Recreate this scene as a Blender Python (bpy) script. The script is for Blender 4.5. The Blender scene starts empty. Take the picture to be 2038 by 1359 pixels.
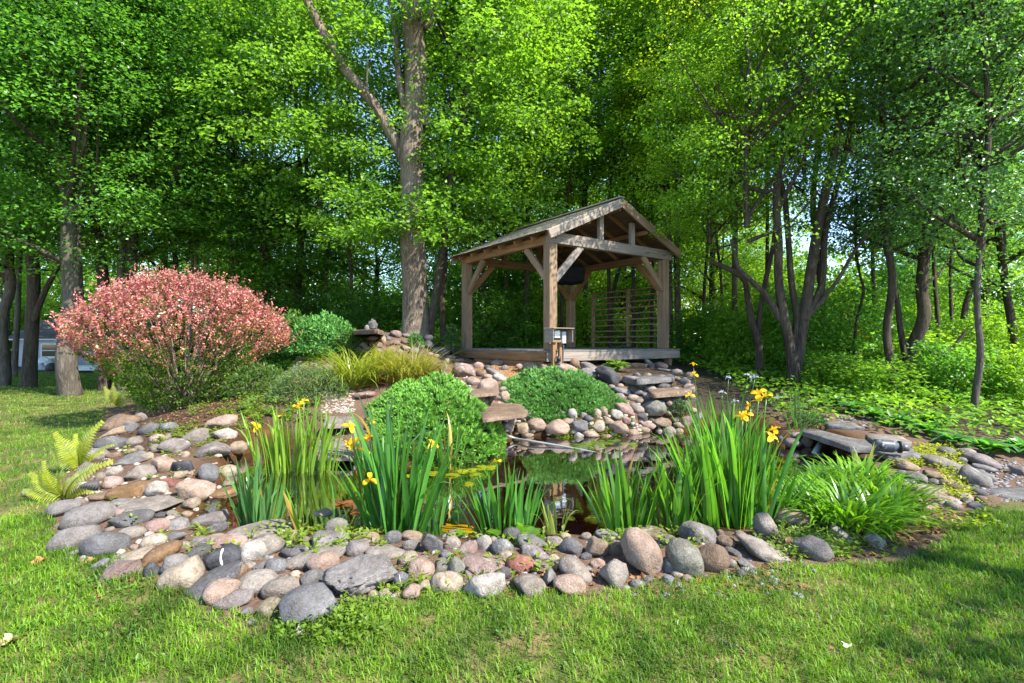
import bpy, bmesh, math, random
import numpy as np
from mathutils import Matrix, Vector

SC = bpy.context.scene
COL = SC.collection
R_ = math.radians
rng = np.random.default_rng(7)
random.seed(7)

# ------------------------------------------------------------------ camera, sky, sun, exposure
EYE = 1.55
F = 1000.0                      # focal length in pixels of the 2038 px wide photograph
cam_d = bpy.data.cameras.new('camera')
cam_d.sensor_width = 36.0
cam_d.lens = 36.0 * F / 2038.0
cam_d.clip_end = 600.0
cam = bpy.data.objects.new('camera', cam_d)
COL.objects.link(cam)
cam.location = (0, 0, EYE)
cam.rotation_euler = (R_(90), 0, 0)
SC.camera = cam

SUN_EL, SUN_AZ = 47.0, 124.0    # azimuth clockwise from +Y
world = bpy.data.worlds.new('World')
SC.world = world
world.use_nodes = True
wn = world.node_tree
wn.nodes.clear()
sky = wn.nodes.new('ShaderNodeTexSky')
sky.sky_type = 'NISHITA'
sky.sun_disc = False
sky.sun_elevation = R_(SUN_EL)
sky.sun_rotation = R_(SUN_AZ)
sky.air_density = 1.0
sky.dust_density = 0.0
sky.ozone_density = 3.0
bg = wn.nodes.new('ShaderNodeBackground')
bg.inputs['Strength'].default_value = 0.15
wo = wn.nodes.new('ShaderNodeOutputWorld')
wn.links.new(sky.outputs['Color'], bg.inputs['Color'])
wn.links.new(bg.outputs['Background'], wo.inputs['Surface'])

sun_d = bpy.data.lights.new('sun', 'SUN')
sun_d.energy = 4.4
sun_d.angle = R_(0.53)
sun_d.color = (1.0, 0.94, 0.84)
sun = bpy.data.objects.new('sun', sun_d)
COL.objects.link(sun)
sd = Vector((math.sin(R_(SUN_AZ)) * math.cos(R_(SUN_EL)), math.cos(R_(SUN_AZ)) * math.cos(R_(SUN_EL)), math.sin(R_(SUN_EL))))
sun.rotation_euler = sd.to_track_quat('Z', 'Y').to_euler()
sun.location = sd * 60

SC.view_settings.view_transform = 'Standard'
SC.view_settings.look = 'None'
SC.view_settings.exposure = 1.8
SC.view_settings.gamma = 1.0
SC.view_settings.use_curve_mapping = False
SC.cycles.max_bounces = 8
SC.cycles.transparent_max_bounces = 8
SC.cycles.diffuse_bounces = 5
SC.cycles.transmission_bounces = 5
SC.cycles.sample_clamp_indirect = 8.0

# ------------------------------------------------------------------ mesh helpers
def mesh_np(name, V, F4=None, F3=None, smooth=False, attrs=None):
    """one mesh from arrays: vertices, quads, triangles; attrs = {name: per-face floats}"""
    me = bpy.data.meshes.new(name)
    V = np.asarray(V, dtype=np.float32)
    F4 = np.zeros((0, 4), np.int32) if F4 is None else np.asarray(F4, np.int32).reshape(-1, 4)
    F3 = np.zeros((0, 3), np.int32) if F3 is None else np.asarray(F3, np.int32).reshape(-1, 3)
    n4, n3 = len(F4), len(F3)
    me.vertices.add(len(V)); me.vertices.foreach_set('co', V.ravel())
    me.loops.add(n4 * 4 + n3 * 3)
    me.loops.foreach_set('vertex_index', np.concatenate([F4.ravel(), F3.ravel()]).astype(np.int32))
    me.polygons.add(n4 + n3)
    st = np.concatenate([np.arange(n4) * 4, n4 * 4 + np.arange(n3) * 3]).astype(np.int32)
    me.polygons.foreach_set('loop_start', st)
    if smooth:
        me.polygons.foreach_set('use_smooth', np.ones(n4 + n3, bool))
    if attrs:
        for k, a in attrs.items():
            at = me.attributes.new(k, 'FLOAT', 'FACE')
            at.data.foreach_set('value', np.asarray(a, np.float32))
    me.update(calc_edges=True)
    return me

def put(name, me, mat=None, parent=None, loc=None):
    o = bpy.data.objects.new(name, me)
    if mat is not None and len(me.materials) == 0:
        me.materials.append(mat)
    COL.objects.link(o)
    if parent is not None:
        o.parent = parent
    if loc is not None:
        o.location = loc
    return o

def tag(o, label, cat, group=None):
    o['label'] = label; o['category'] = cat
    if group: o['group'] = group
    return o

def empty(name, loc, label=None, cat=None, group=None):
    o = bpy.data.objects.new(name, None)
    o.empty_display_size = 0.1
    COL.objects.link(o)
    o.location = loc
    if label: tag(o, label, cat, group)
    return o

def norm(a):
    return a / np.maximum(np.linalg.norm(a, axis=-1, keepdims=True), 1e-9)

def tube(pts, rad, sides=7, cap=True):
    """tapered tube through points -> (V, F4, F3)"""
    P = np.asarray(pts, float); n = len(P)
    rad = np.broadcast_to(np.asarray(rad, float), (n,))
    T = norm(np.gradient(P, axis=0))
    ref = np.array([0.0, 1.0, 0.0]) if abs(T[0][1]) < 0.9 else np.array([1.0, 0, 0])
    A = norm(np.cross(T, ref)); B = np.cross(T, A)
    an = np.linspace(0, 2 * math.pi, sides, endpoint=False)
    V = P[:, None] + rad[:, None, None] * (np.cos(an)[None, :, None] * A[:, None] + np.sin(an)[None, :, None] * B[:, None])
    V = V.reshape(-1, 3)
    i = np.arange(n - 1)[:, None] * sides; j = np.arange(sides)[None]; k = (j + 1) % sides
    F4 = np.stack([i + j, i + k, i + sides + k, i + sides + j], -1).reshape(-1, 4)
    F3 = np.zeros((0, 3), int)
    if cap:
        V = np.vstack([V, P[0], P[-1]])
        a, b = len(V) - 2, len(V) - 1
        jj = np.arange(sides); kk = (jj + 1) % sides
        F3 = np.vstack([np.stack([np.full(sides, a), kk, jj], -1), np.stack([np.full(sides, b), (n - 1) * sides + jj, (n - 1) * sides + kk], -1)])
    return V, F4, F3

def join(parts):
    Vs, Q, T, off = [], [], [], 0
    for V, f4, f3 in parts:
        Vs.append(V)
        if f4 is not None and len(f4): Q.append(np.asarray(f4) + off)
        if f3 is not None and len(f3): T.append(np.asarray(f3) + off)
        off += len(V)
    return np.vstack(Vs), (np.vstack(Q) if Q else None), (np.vstack(T) if T else None)

def smooth_path(pts, n):
    """Catmull-Rom through points"""
    P = np.asarray(pts, float)
    P = np.vstack([2 * P[0] - P[1], P, 2 * P[-1] - P[-2]])
    out = []
    seg = len(P) - 3
    for t in np.linspace(0, seg - 1e-6, n):
        i = int(t); u = t - i
        a, b, c, d = P[i:i + 4]
        out.append(0.5 * (2 * b + (c - a) * u + (2 * a - 5 * b + 4 * c - d) * u * u + (3 * b - a - 3 * c + d) * u ** 3))
    return np.array(out)

_perm = np.random.default_rng(3).permutation(256)
_perm = np.concatenate([_perm, _perm, _perm])
_grad = norm(np.random.default_rng(4).normal(size=(256, 3)))
def noise3(P):
    P = np.asarray(P, float)
    i = np.floor(P).astype(int); f = P - i; i &= 255
    u = f * f * f * (f * (f * 6 - 15) + 10)
    def g(dx, dy, dz):
        h = _perm[_perm[_perm[i[..., 0] + dx] + i[..., 1] + dy] + i[..., 2] + dz]
        return (_grad[h] * (f - np.array([dx, dy, dz]))).sum(-1)
    def lerp(a, b, t): return a + (b - a) * t
    x0 = lerp(lerp(g(0,0,0), g(1,0,0), u[..., 0]), lerp(g(0,1,0), g(1,1,0), u[..., 0]), u[..., 1])
    x1 = lerp(lerp(g(0,0,1), g(1,0,1), u[..., 0]), lerp(g(0,1,1), g(1,1,1), u[..., 0]), u[..., 1])
    return 1.6 * lerp(x0, x1, u[..., 2])

def fbm2(x, y, s, seed=0.0, oct=3):
    v = 0; a = 1.0
    for k in range(oct):
        v = v + a * noise3(np.stack([x * s, y * s, np.full_like(x, seed + 7.3 * k)], -1)); s *= 2.1; a *= 0.5
    return v

def ico(level):
    bm = bmesh.new()
    bmesh.ops.create_icosphere(bm, subdivisions=level, radius=1.0)
    V = np.array([v.co[:] for v in bm.verts]); Fa = np.array([[v.index for v in f.verts] for f in bm.faces])
    bm.free()
    return V, Fa
ICO = {1: ico(1), 2: ico(2), 3: ico(3), 4: ico(4), 5: ico(5)}

_boxes = {}
def box_mesh(lx, ly, lz, bev, mat):
    key = (round(lx, 4), round(ly, 4), round(lz, 4), round(bev, 4), mat.name)
    if key not in _boxes:
        bm = bmesh.new()
        bmesh.ops.create_cube(bm, size=1.0)
        bmesh.ops.scale(bm, vec=(lx, ly, lz), verts=bm.verts)
        if bev > 0:
            bmesh.ops.bevel(bm, geom=list(bm.edges), offset=bev, segments=1, affect='EDGES')
        me = bpy.data.meshes.new('box'); bm.to_mesh(me); bm.free()
        me.materials.append(mat)
        _boxes[key] = me
    return _boxes[key]

def beam(name, p0, p1, w, h, mat, parent, up=(0, 0, 1), bev=0.006, roll_up=None):
    """a timber from p0 to p1, w across, h along 'up'; coordinates relative to the parent's location"""
    p0 = Vector(p0); p1 = Vector(p1); x = (p1 - p0); L = x.length; x.normalize()
    u = Vector(up); y = u.cross(x)
    if y.length < 1e-4: y = Vector((0, 1, 0)).cross(x)
    y.normalize(); z = x.cross(y)
    M = Matrix((x, y, z)).transposed().to_4x4(); M.translation = (p0 + p1) / 2
    o = put(name, box_mesh(L, w, h, bev, mat), None, parent)
    o.matrix_local = M
    return o

# ------------------------------------------------------------------ material helpers
class NT:
    def __init__(s, name):
        s.m = bpy.data.materials.new(name); s.m.use_nodes = True
        s.t = s.m.node_tree; s.t.nodes.clear()
        s.out = s.n('ShaderNodeOutputMaterial')
    def n(s, typ, **kw):
        nd = s.t.nodes.new(typ)
        for k, v in kw.items(): setattr(nd, k, v)
        return nd
    def l(s, a, b): s.t.links.new(a, b)
    def set(s, sock, v):
        if hasattr(v, 'links'): s.l(v, sock)
        else:
            if sock.type == 'RGBA' and len(v) == 3: v = (*v, 1)
            sock.default_value = v
    def noise(s, vec, scale, detail=4, rough=0.55, dist=0.0):
        n = s.n('ShaderNodeTexNoise'); s.l(vec, n.inputs['Vector'])
        n.inputs['Scale'].default_value = scale; n.inputs['Detail'].default_value = detail
        n.inputs['Roughness'].default_value = rough; n.inputs['Distortion'].default_value = dist
        return n.outputs['Fac']
    def ramp(s, fac, stops):
        r = s.n('ShaderNodeValToRGB'); s.l(fac, r.inputs['Fac'])
        e = r.color_ramp.elements
        while len(e) > 1: e.remove(e[-1])
        e[0].position = stops[0][0]; c = stops[0][1]; e[0].color = (*c, 1) if len(c) == 3 else c
        for p, c in stops[1:]:
            q = e.new(p); q.color = (*c, 1) if len(c) == 3 else c
        return r.outputs['Color']
    def mix(s, fac, a, b, mode='MIX'):
        m = s.n('ShaderNodeMix', data_type='RGBA', blend_type=mode)
        s.set(m.inputs[0], fac); s.set(m.inputs[6], a); s.set(m.inputs[7], b)
        return m.outputs[2]
    def math(s, op, a, b=0.0):
        m = s.n('ShaderNodeMath', operation=op); s.set(m.inputs[0], a); s.set(m.inputs[1], b)
        return m.outputs[0]
    def mapr(s, v, a, b, c, d):
        m = s.n('ShaderNodeMapRange'); s.l(v, m.inputs['Value'])
        for k, x in zip(('From Min', 'From Max', 'To Min', 'To Max'), (a, b, c, d)): m.inputs[k].default_value = x
        return m.outputs['Result']
    def bump(s, h, strength, dist):
        b = s.n('ShaderNodeBump'); s.l(h, b.inputs['Height'])
        b.inputs['Strength'].default_value = strength; b.inputs['Distance'].default_value = dist
        return b.outputs['Normal']
    def pbsdf(s, col, rough=0.8, spec=0.3, normal=None):
        p = s.n('ShaderNodeBsdfPrincipled'); s.set(p.inputs['Base Color'], col); s.set(p.inputs['Roughness'], rough)
        p.inputs['Specular IOR Level'].default_value = spec
        if normal is not None: s.l(normal, p.inputs['Normal'])
        return p.outputs['BSDF']
    def done(s, sh): s.l(sh, s.out.inputs['Surface']); return s.m
    def objco(s): return s.n('ShaderNodeTexCoord').outputs['Object']
    def rnd(s): return s.n('ShaderNodeObjectInfo').outputs['Random']
    def attr(s, name): return s.n('ShaderNodeAttribute', attribute_name=name).outputs['Fac']

def plain(name, col, rough=0.7, spec=0.3, var=0.25, scale=20, bump=0.0):
    t = NT(name); co = t.objco(); f = t.noise(co, scale, 4)
    c = t.mix(t.mapr(f, 0.3, 0.7, 0, 1), tuple(x * (1 - var) for x in col), tuple(min(1, x * (1 + var)) for x in col))
    nm = t.bump(f, bump, 0.01) if bump else None
    return t.done(t.pbsdf(c, rough, spec, nm))

def leaf_mat(name, base=None, trans=0.53, var=(0.55, 1.5), yellow=0.5, rough=0.42, spec=0.35, ttint=(1.75, 1.75, 0.75)):
    """foliage: per-leaf tone from the 'rnd' attribute; the plant's own green from the object colour when base is None"""
    t = NT(name)
    oi = t.n('ShaderNodeObjectInfo')
    col = oi.outputs['Color'] if base is None else base
    r = t.attr('rnd')
    dark = t.mix(1.0, col, (var[0],) * 3, 'MULTIPLY')
    light = t.mix(1.0, col, (var[1] * (1 + 0.35 * yellow), var[1], var[1] * (1 - 0.35 * yellow)), 'MULTIPLY')
    c = t.mix(r, dark, light)
    tr = t.mix(1.0, c, ttint, 'MULTIPLY')
    p = t.pbsdf(c, rough, spec)
    tb = t.n('ShaderNodeBsdfTranslucent'); t.l(tr, tb.inputs['Color'])
    mx = t.n('ShaderNodeMixShader'); mx.inputs[0].default_value = trans
    t.l(p, mx.inputs[1]); t.l(tb.outputs[0], mx.inputs[2])
    return t.done(mx.outputs[0])

ROCKCOL = dict(grey=(.25, .24, .24), dkgrey=(.13, .13, .14), bluegrey=(.175, .18, .195), slate=(.19, .19, .195), tan=(.37, .29, .21),
    greytan=(.31, .28, .25), pinktan=(.40, .30, .245), pink=(.39, .27, .24), mauve=(.30, .22, .205), cream=(.43, .37, .29), white=(.45, .43, .40),
    brown=(.24, .17, .12), rust=(.25, .15, .07), red=(.33, .14, .11), purple=(.25, .225, .225), greengrey=(.235, .235, .205), olive=(.25, .22, .14), black=(.065, .07, .085))
def rock_mat(key):
    c = np.array(ROCKCOL[key]) * np.array([.56, .525, .495]); t = NT('rock_' + key)
    co = t.n('ShaderNodeVectorMath', operation='ADD'); oc = t.objco(); t.l(oc, co.inputs[0])
    rn = t.rnd(); cm = t.n('ShaderNodeCombineXYZ')
    t.l(t.math('MULTIPLY', rn, 37.0), cm.inputs[0]); t.l(t.math('MULTIPLY', rn, 91.0), cm.inputs[1]); t.l(cm.outputs[0], co.inputs[1])
    v = co.outputs[0]
    big = t.noise(v, 5.0, 5, 0.6, 0.6); fine = t.noise(v, 90.0, 3, 0.7); mid = t.noise(v, 22.0, 5, 0.65, 0.4)
    a = t.ramp(big, [(0.30, tuple(c * 0.55)), (0.5, tuple(c)), (0.72, tuple(np.minimum(c * 1.25 + 0.03, 0.8)))])
    a = t.mix(t.mapr(mid, 0.46, 0.66, 0, 0.75), a, tuple(c * np.array([0.62, 0.54, 0.47])))
    a = t.mix(t.mapr(fine, 0.56, 0.74, 0, 0.55), a, tuple(np.minimum(c * 1.5 + 0.06, 0.8)))
    a = t.mix(t.mapr(fine, 0.46, 0.30, 0, 0.75), a, tuple(c * 0.42))
    vo = t.n('ShaderNodeTexVoronoi', feature='DISTANCE_TO_EDGE'); vo.inputs['Scale'].default_value = 3.2
    ds = t.n('ShaderNodeVectorMath', operation='ADD'); t.l(v, ds.inputs[0])
    nz = t.n('ShaderNodeTexNoise'); nz.inputs['Scale'].default_value = 6; t.l(v, nz.inputs['Vector']); t.l(nz.outputs['Color'], ds.inputs[1]); t.l(ds.outputs[0], vo.inputs['Vector'])
    vein = t.math('MULTIPLY', t.mapr(vo.outputs['Distance'], 0.0, 0.018, 1, 0), t.mapr(t.noise(v, 3.0, 2), 0.5, 0.62, 0, 0.55))
    a = t.mix(vein, a, tuple(np.minimum(c * 1.6 + 0.09, 0.8)))
    # lichen and lime bloom on some stones
    li = t.math('MULTIPLY', t.mapr(t.noise(v, 9.0, 6, 0.7), 0.56, 0.66, 0, 0.6), t.mapr(rn, 0.35, 0.8, 0, 1))
    a = t.mix(li, a, (.32, .31, .27))
    mo = t.math('MULTIPLY', t.mapr(t.noise(v, 6.0, 6, 0.75), 0.55, 0.68, 0, 0.75), t.mapr(rn, 0.5, 0.7, 0.15, 1))
    a = t.mix(mo, a, (.075, .07, .035))
    h = t.math('ADD', t.math('MULTIPLY', mid, 0.7), t.math('MULTIPLY', fine, 0.3))
    return t.done(t.pbsdf(a, 0.78, 0.25, t.bump(h, 0.8, 0.03)))
ROCKMAT = {k: rock_mat(k) for k in ROCKCOL}

def wood_mat(name, c0, c1, c2, knots=True):
    """weathered timber, the grain runs along the piece's own X"""
    t = NT(name); oc = t.objco(); rn = t.rnd()
    mp = t.n('ShaderNodeMapping'); t.l(oc, mp.inputs['Vector']); mp.inputs['Scale'].default_value = (1.3, 26, 26)
    off = t.n('ShaderNodeCombineXYZ'); t.l(t.math('MULTIPLY', rn, 50.0), off.inputs[0]); t.l(t.math('MULTIPLY', rn, 23.0), off.inputs[1]); t.l(off.outputs[0], mp.inputs['Location'])
    g = t.noise(mp.outputs[0], 1.0, 5, 0.65, 0.7)
    mp2 = t.n('ShaderNodeMapping'); t.l(oc, mp2.inputs['Vector']); mp2.inputs['Scale'].default_value = (1.0, 3, 3); t.l(off.outputs[0], mp2.inputs['Location'])
    b = t.noise(mp2.outputs[0], 1.4, 3, 0.5, 0.3)
    c = t.ramp(g, [(0.28, c0), (0.5, c1), (0.75, c2)])
    c = t.mix(t.mapr(b, 0.4, 0.66, 0, 0.7), c, tuple(np.array(c1) * np.array([0.75, 0.8, 0.9])))
    c = t.mix(t.mapr(rn, 0, 1, 0, 0.35), c, c0)
    cr = t.mapr(g, 0.30, 0.36, 0.0, 1.0)
    c = t.mix(t.math('SUBTRACT', 1.0, cr), c, tuple(np.array(c0) * 0.4))
    return t.done(t.pbsdf(c, 0.82, 0.2, t.bump(g, 0.5, 0.012)))

M = {}
M['timber'] = wood_mat('weathered_timber', (.085, .05, .028), (.23, .15, .09), (.36, .27, .185))
M['timber_grey'] = wood_mat('grey_timber', (.11, .085, .065), (.26, .21, .17), (.40, .345, .295))
M['timber_warm'] = wood_mat('warm_timber', (.11, .052, .022), (.23, .125, .055), (.33, .20, .10))
M['deck_wood'] = wood_mat('deck_boards', (.10, .085, .07), (.19, .17, .145), (.28, .255, .225))
M['roof_under'] = wood_mat('roof_boards', (.06, .04, .025), (.12, .08, .05), (.19, .13, .085))
M['shingle'] = wood_mat('wood_shingles', (.20, .16, .11), (.36, .31, .23), (.50, .45, .35))
M['white_paint'] = plain('white_paint', (.52, .52, .50), 0.5)
M['white_plastic'] = plain('white_plastic', (.55, .55, .55), 0.35, 0.5, 0.08)
M['grey_plastic'] = plain('grey_plastic', (.06, .068, .082), 0.4, 0.5, 0.2, 12)
M['grey_metal'] = plain('grey_metal', (.33, .34, .35), 0.4, 0.5, 0.15)
M['dark'] = plain('dark_rubber', (.02, .02, .022), 0.5)
M['blackcloth'] = plain('black_netting', (.012, .012, .014), 0.95, 0.1, 0.4, 30, 0.4)
M['hose'] = plain('hose_plastic', (.22, .235, .235), 0.35, 0.5, 0.15, 8)
M['siding'] = plain('grey_siding', (.30, .32, .36), 0.7)
M['roofing'] = plain('dark_shingles', (.07, .07, .075), 0.9, 0.1, 0.4, 6)
M['glass'] = plain('dark_glass', (.02, .022, .025), 0.06, 0.6, 0.1)
M['blue_paint'] = plain('blue_paint', (.05, .15, .35), 0.5)
M['flag'] = ROCKMAT['greytan']
M['pebble'] = plain('pebbles', (.26, .215, .175), 0.8, 0.2, 0.5, 14)
M['pebble_grey'] = plain('grey_pebbles', (.17, .165, .165), 0.8, 0.2, 0.5, 14)
M['leaf'] = leaf_mat('tree_leaves')
M['leaf_glossy'] = leaf_mat('shade_leaves', None, 0.46, (0.5, 1.45), 0.25, 0.32, 0.5)
M['red_leaf'] = leaf_mat('red_leaves', None, 0.34, (0.5, 1.5), 0.0, 0.4, 0.4, (1.35, 1.1, 1.1))
M['needle'] = leaf_mat('juniper_sprays', None, 0.15, (0.45, 1.5), 0.45, 0.6, 0.2)
M['strap'] = leaf_mat('strap_leaves', None, 0.42, (0.5, 1.5), 0.6, 0.28, 0.6)
M['grassblade'] = leaf_mat('grass_blades', None, 0.4, (0.5, 1.5), 0.8, 0.5, 0.25)
M['litter'] = leaf_mat('dry_leaves', (.15, .085, .045), 0.1, (0.4, 1.6), 0.4, 0.8, 0.1)

def bark_mat(name, c0, c1, scale=1.0):
    t = NT(name); oc = t.objco()
    mp = t.n('ShaderNodeMapping'); t.l(oc, mp.inputs['Vector']); mp.inputs['Scale'].default_value = (17 * scale, 17 * scale, 2.2 * scale)
    g = t.noise(mp.outputs[0], 1.0, 5, 0.65, 1.2); b = t.noise(oc, 1.3, 4); fi = t.noise(oc, 60, 3)
    c = t.ramp(g, [(0.32, tuple(np.array(c0) * 0.6)), (0.48, c0), (0.7, c1)])
    c = t.mix(t.mapr(b, 0.42, 0.7, 0, 0.6), c, tuple(np.array(c1) * np.array([0.75, 0.8, 0.72])))
    h = t.math('ADD', t.math('MULTIPLY', g, 0.85), t.math('MULTIPLY', fi, 0.15))
    return t.done(t.pbsdf(c, 0.9, 0.15, t.bump(h, 0.9, 0.06)))
M['bark'] = bark_mat('ridged_bark', (.11, .082, .06), (.28, .225, .172))
M['bark_dark'] = bark_mat('dark_bark', (.045, .034, .025), (.11, .085, .062))
M['bark_grey'] = bark_mat('grey_bark', (.075, .062, .05), (.17, .145, .115))
M['bark_pale'] = bark_mat('pale_bark', (.25, .23, .20), (.5, .47, .42))
# ------------------------------------------------------------------ terrain
def flat(px, py, z=0.0):
    """point of the photograph on the level plane z"""
    y = (EYE - z) * F / (py - 679.5)
    return ((px - 1019) / F * y, y)
CP = np.array([(-4,2.3,0),(0,2.3,0),(4,2.3,0),(-8,3.5,0),(-6,5.5,0),(-5.2,4.5,0),(-1.6,2.7,0),(0.4,2.95,.0),(1.4,3.1,.0),(2.4,3.5,.0),(3.3,3.95,.03),(-3.3,4.0,0),
 (-9,8,0),(-12,12,0),(-8.4,10.5,.02),(-12,18,-.03),(-22,28,-.05),(-30,24,-.05),(-20,12,0),(-25,40,0),(-13,5,0),(-10,-8,0),(10,-8,0),(0,-12,0),(15,2,0),
 (-2.6,3.75,.10),(-1.4,3.5,.09),(0,3.55,.07),(1.2,3.65,.07),(2.3,4.1,.08),(3.1,4.8,.12),(-3.5,4.9,.12),(-3.6,6.0,.2),
 (-5.2,8.0,.42),(-4.0,7.3,.27),(-5.0,6.9,.2),(-6.5,8.2,.12),(-6.4,10.5,.35),(-3.3,8.5,.5),(-2.3,9.5,.78),(-1.8,7.9,.38),(-2.6,7.4,.16),(-1.2,7.3,.3),(-.9,8.0,.68),(-.3,8.7,.62),(-2.9,7.0,.1),
 (-.15,8.1,.24),(.9,8.9,.62),(.3,9.6,.78),(1.2,8.4,.35),(.7,8.15,.12),(2.2,8.1,.13),(1.9,9.0,.5),(2.6,9.6,.7),(3.6,9.2,.45),(.8,10.2,1.0),(-.6,10.8,.98),(2.0,10.6,.95),(3.2,11.4,.98),(3.2,8.4,.14),
 (-3,11,1.0),(-2.6,13.4,1.6),(-3.5,12.6,1.74),(-2.9,12.6,1.74),(-3.5,11.7,1.2),(-2.7,11.7,1.18),(-4.4,12.2,1.2),(-1.6,12.6,1.2),(0,13,1.05),(2,14,1.05),(-5.5,13.5,1.0),(-9,15,.25),(-7,20,.7),(-3,19,1.25),(1,18,1.15),(5,16,1.0),(0,30,1.2),(9,30,.6),(-12,30,.3),
 (4.4,11.0,.75),(4.3,9.4,.5),(5.6,10.2,.55),(8,12,.5),(10,9,.2),(5.2,8.4,.4),(4.7,7.4,.3),(4.9,6.6,.22),(4.3,5.6,.13),(5.2,5.4,.06),(7,6.5,.12),(9,5,0.02),(12,14,.5)], float)
def _tps(r): 
    r = np.maximum(r, 1e-9); return r * r * np.log(r)
_n = len(CP)
_K = _tps(np.linalg.norm(CP[:, None, :2] - CP[None, :, :2], axis=-1)) + np.eye(_n) * 0.15
_P = np.c_[np.ones(_n), CP[:, :2]]
_A = np.block([[_K, _P], [_P.T, np.zeros((3, 3))]])
_W = np.linalg.solve(_A, np.r_[CP[:, 2], 0, 0, 0])
POND = np.array([flat(*p) for p in [(395,1010),(430,965),(462,915),(520,890),(600,893),(690,905),(740,925),(860,930),(960,915),(1005,885),(1015,868),(1100,868),(1230,866),(1300,856),(1400,858),
    (1490,862),(1560,890),(1625,888),(1680,905),(1700,930),(1620,985),(1560,1020),(1450,1045),(1250,1062),(1050,1066),(850,1062),(700,1056),(560,1048),(480,1052),(420,1040)]])
def sdist(P, poly):
    """signed distance to a polygon, negative inside"""
    x, y = P[:, 0], P[:, 1]; d = np.full(len(P), 1e9); ins = np.zeros(len(P), bool)
    for a, b in zip(poly, np.roll(poly, -1, 0)):
        e = b - a; t = np.clip(((x - a[0]) * e[0] + (y - a[1]) * e[1]) / (e @ e), 0, 1)
        d = np.minimum(d, np.hypot(x - a[0] - t * e[0], y - a[1] - t * e[1]))
        c = (a[1] > y) != (b[1] > y)
        with np.errstate(divide='ignore', invalid='ignore'):
            ins ^= c & (x < (b[0] - a[0]) * (y - a[1]) / (b[1] - a[1] + 1e-12) + a[0])
    return np.where(ins, -d, d)
def sstep(a, b, x):
    t = np.clip((x - a) / (b - a), 0, 1); return t * t * (3 - 2 * t)
def height(x, y):
    x = np.atleast_1d(np.asarray(x, float)); y = np.atleast_1d(np.asarray(y, float)); sh = x.shape
    x = x.ravel(); y = y.ravel()
    z = np.empty_like(x)
    for i in range(0, len(x), 20000):
        s = slice(i, i + 20000)
        z[s] = _tps(np.hypot(x[s, None] - CP[None, :, 0], y[s, None] - CP[None, :, 1])) @ _W[:_n] + _W[_n] + _W[_n + 1] * x[s] + _W[_n + 2] * y[s]
    far = sstep(24, 42, np.hypot(x, y - 9))
    z = np.clip(z, -0.1, 1.85) * (1 - far) + 0.35 * far
    d = sdist(np.c_[x, y], POND)
    z = np.maximum(z, 0.035 * sstep(0.0, 0.3, d) * sstep(0.9, 0.5, d))
    fr = sstep(4.9, 4.4, y)
    z = np.where((d < .6) & (fr > 0), z * (1 - fr) + fr * np.minimum(z, .012 + .12 * np.clip(d, 0, 1)), z)
    z = np.where(d < 0.02, np.minimum(z, 0.05) - 0.5 * sstep(0.02, -0.75, d) - 0.05, z)
    return z.reshape(sh)
# lookup grid for fast sampling
_gx = np.arange(-40, 40.01, 0.1); _gy = np.arange(0.5, 60, 0.1)
_GZ = height(*np.meshgrid(_gx, _gy))
def hz(x, y):
    x = np.asarray(x, float); y = np.asarray(y, float)
    i = np.clip((x + 40) / 0.1, 0, len(_gx) - 1.001); j = np.clip((y - 0.5) / 0.1, 0, len(_gy) - 1.001)
    i0 = i.astype(int); j0 = j.astype(int); u = i - i0; v = j - j0
    return (_GZ[j0, i0] * (1 - u) + _GZ[j0, i0 + 1] * u) * (1 - v) + (_GZ[j0 + 1, i0] * (1 - u) + _GZ[j0 + 1, i0 + 1] * u) * v
_ys = np.arange(2.0, 58, 0.02)
def spot(px, py, off=0.0, water=None):
    """where the sight line through a photo point meets the ground (raised by off)"""
    x = (px - 1019) / F * _ys; z = EYE - (py - 679.5) / F * _ys
    g = hz(x, _ys)
    if water is not None: g = np.maximum(g, water)
    k = np.nonzero(z <= g + off)[0]
    k = k[0] if len(k) and _ys[k[0]] < 40 else int((12.6 - 2) / 0.02)
    return Vector((x[k], _ys[k], z[k]))
def at(px, py, y):
    return Vector(((px - 1019) / F * y, y, EYE - (py - 679.5) / F * y))

LAWN = np.array([flat(*p) for p in [(2060,1003),(1990,1018),(1930,1052),(1880,1092),(1800,1124),(1580,1134),(1400,1160),(1310,1170),(1200,1186),(1000,1190),(790,1192),(680,1222),(620,1246),(540,1248),(420,1218),(330,1190),(255,1152),(185,1122),(112,1092),(98,1040),(112,985),(160,915),(200,850),(216,800)]]
    + [(-10.5, 15.0), (-16, 23.0), (-26, 25.5), (-60, 24), (-60, -30), (60, -30), (60, 2.5), (7, 5.0)])
def axis(a, b, step, lo, hi, g=1.22):
    v = list(np.arange(a, b + 1e-6, step)); s = step
    while v[-1] < hi: s = min(s * g, 9); v.append(v[-1] + s)
    s = step
    while v[0] > lo: s = min(s * g, 9); v.insert(0, v[0] - s)
    return np.array(v)
gx = axis(-8, 7, 0.09, -150, 150); gy = axis(2.0, 13.5, 0.09, -40, 220)
X, Y = np.meshgrid(gx, gy); Z = height(X, Y)
xf, yf = X.ravel(), Y.ravel()
dl = sdist(np.c_[xf, yf], LAWN); dp = sdist(np.c_[xf, yf], POND)
nz = fbm2(xf, yf, 1.1, 2.0)
lawn = sstep(0.10, -0.10, dl + 0.12 * nz)
near = (np.hypot(xf, yf - 7) < 12)
zf = Z.ravel() + np.where(near, 0.018 * fbm2(xf, yf, 2.6, 5.0) * np.clip(1 - 0.5 * lawn, 0, 1), 0)
idx = np.arange(len(xf)).reshape(X.shape)
Q = np.stack([idx[:-1, :-1], idx[:-1, 1:], idx[1:, 1:], idx[1:, :-1]], -1).reshape(-1, 4)
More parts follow.
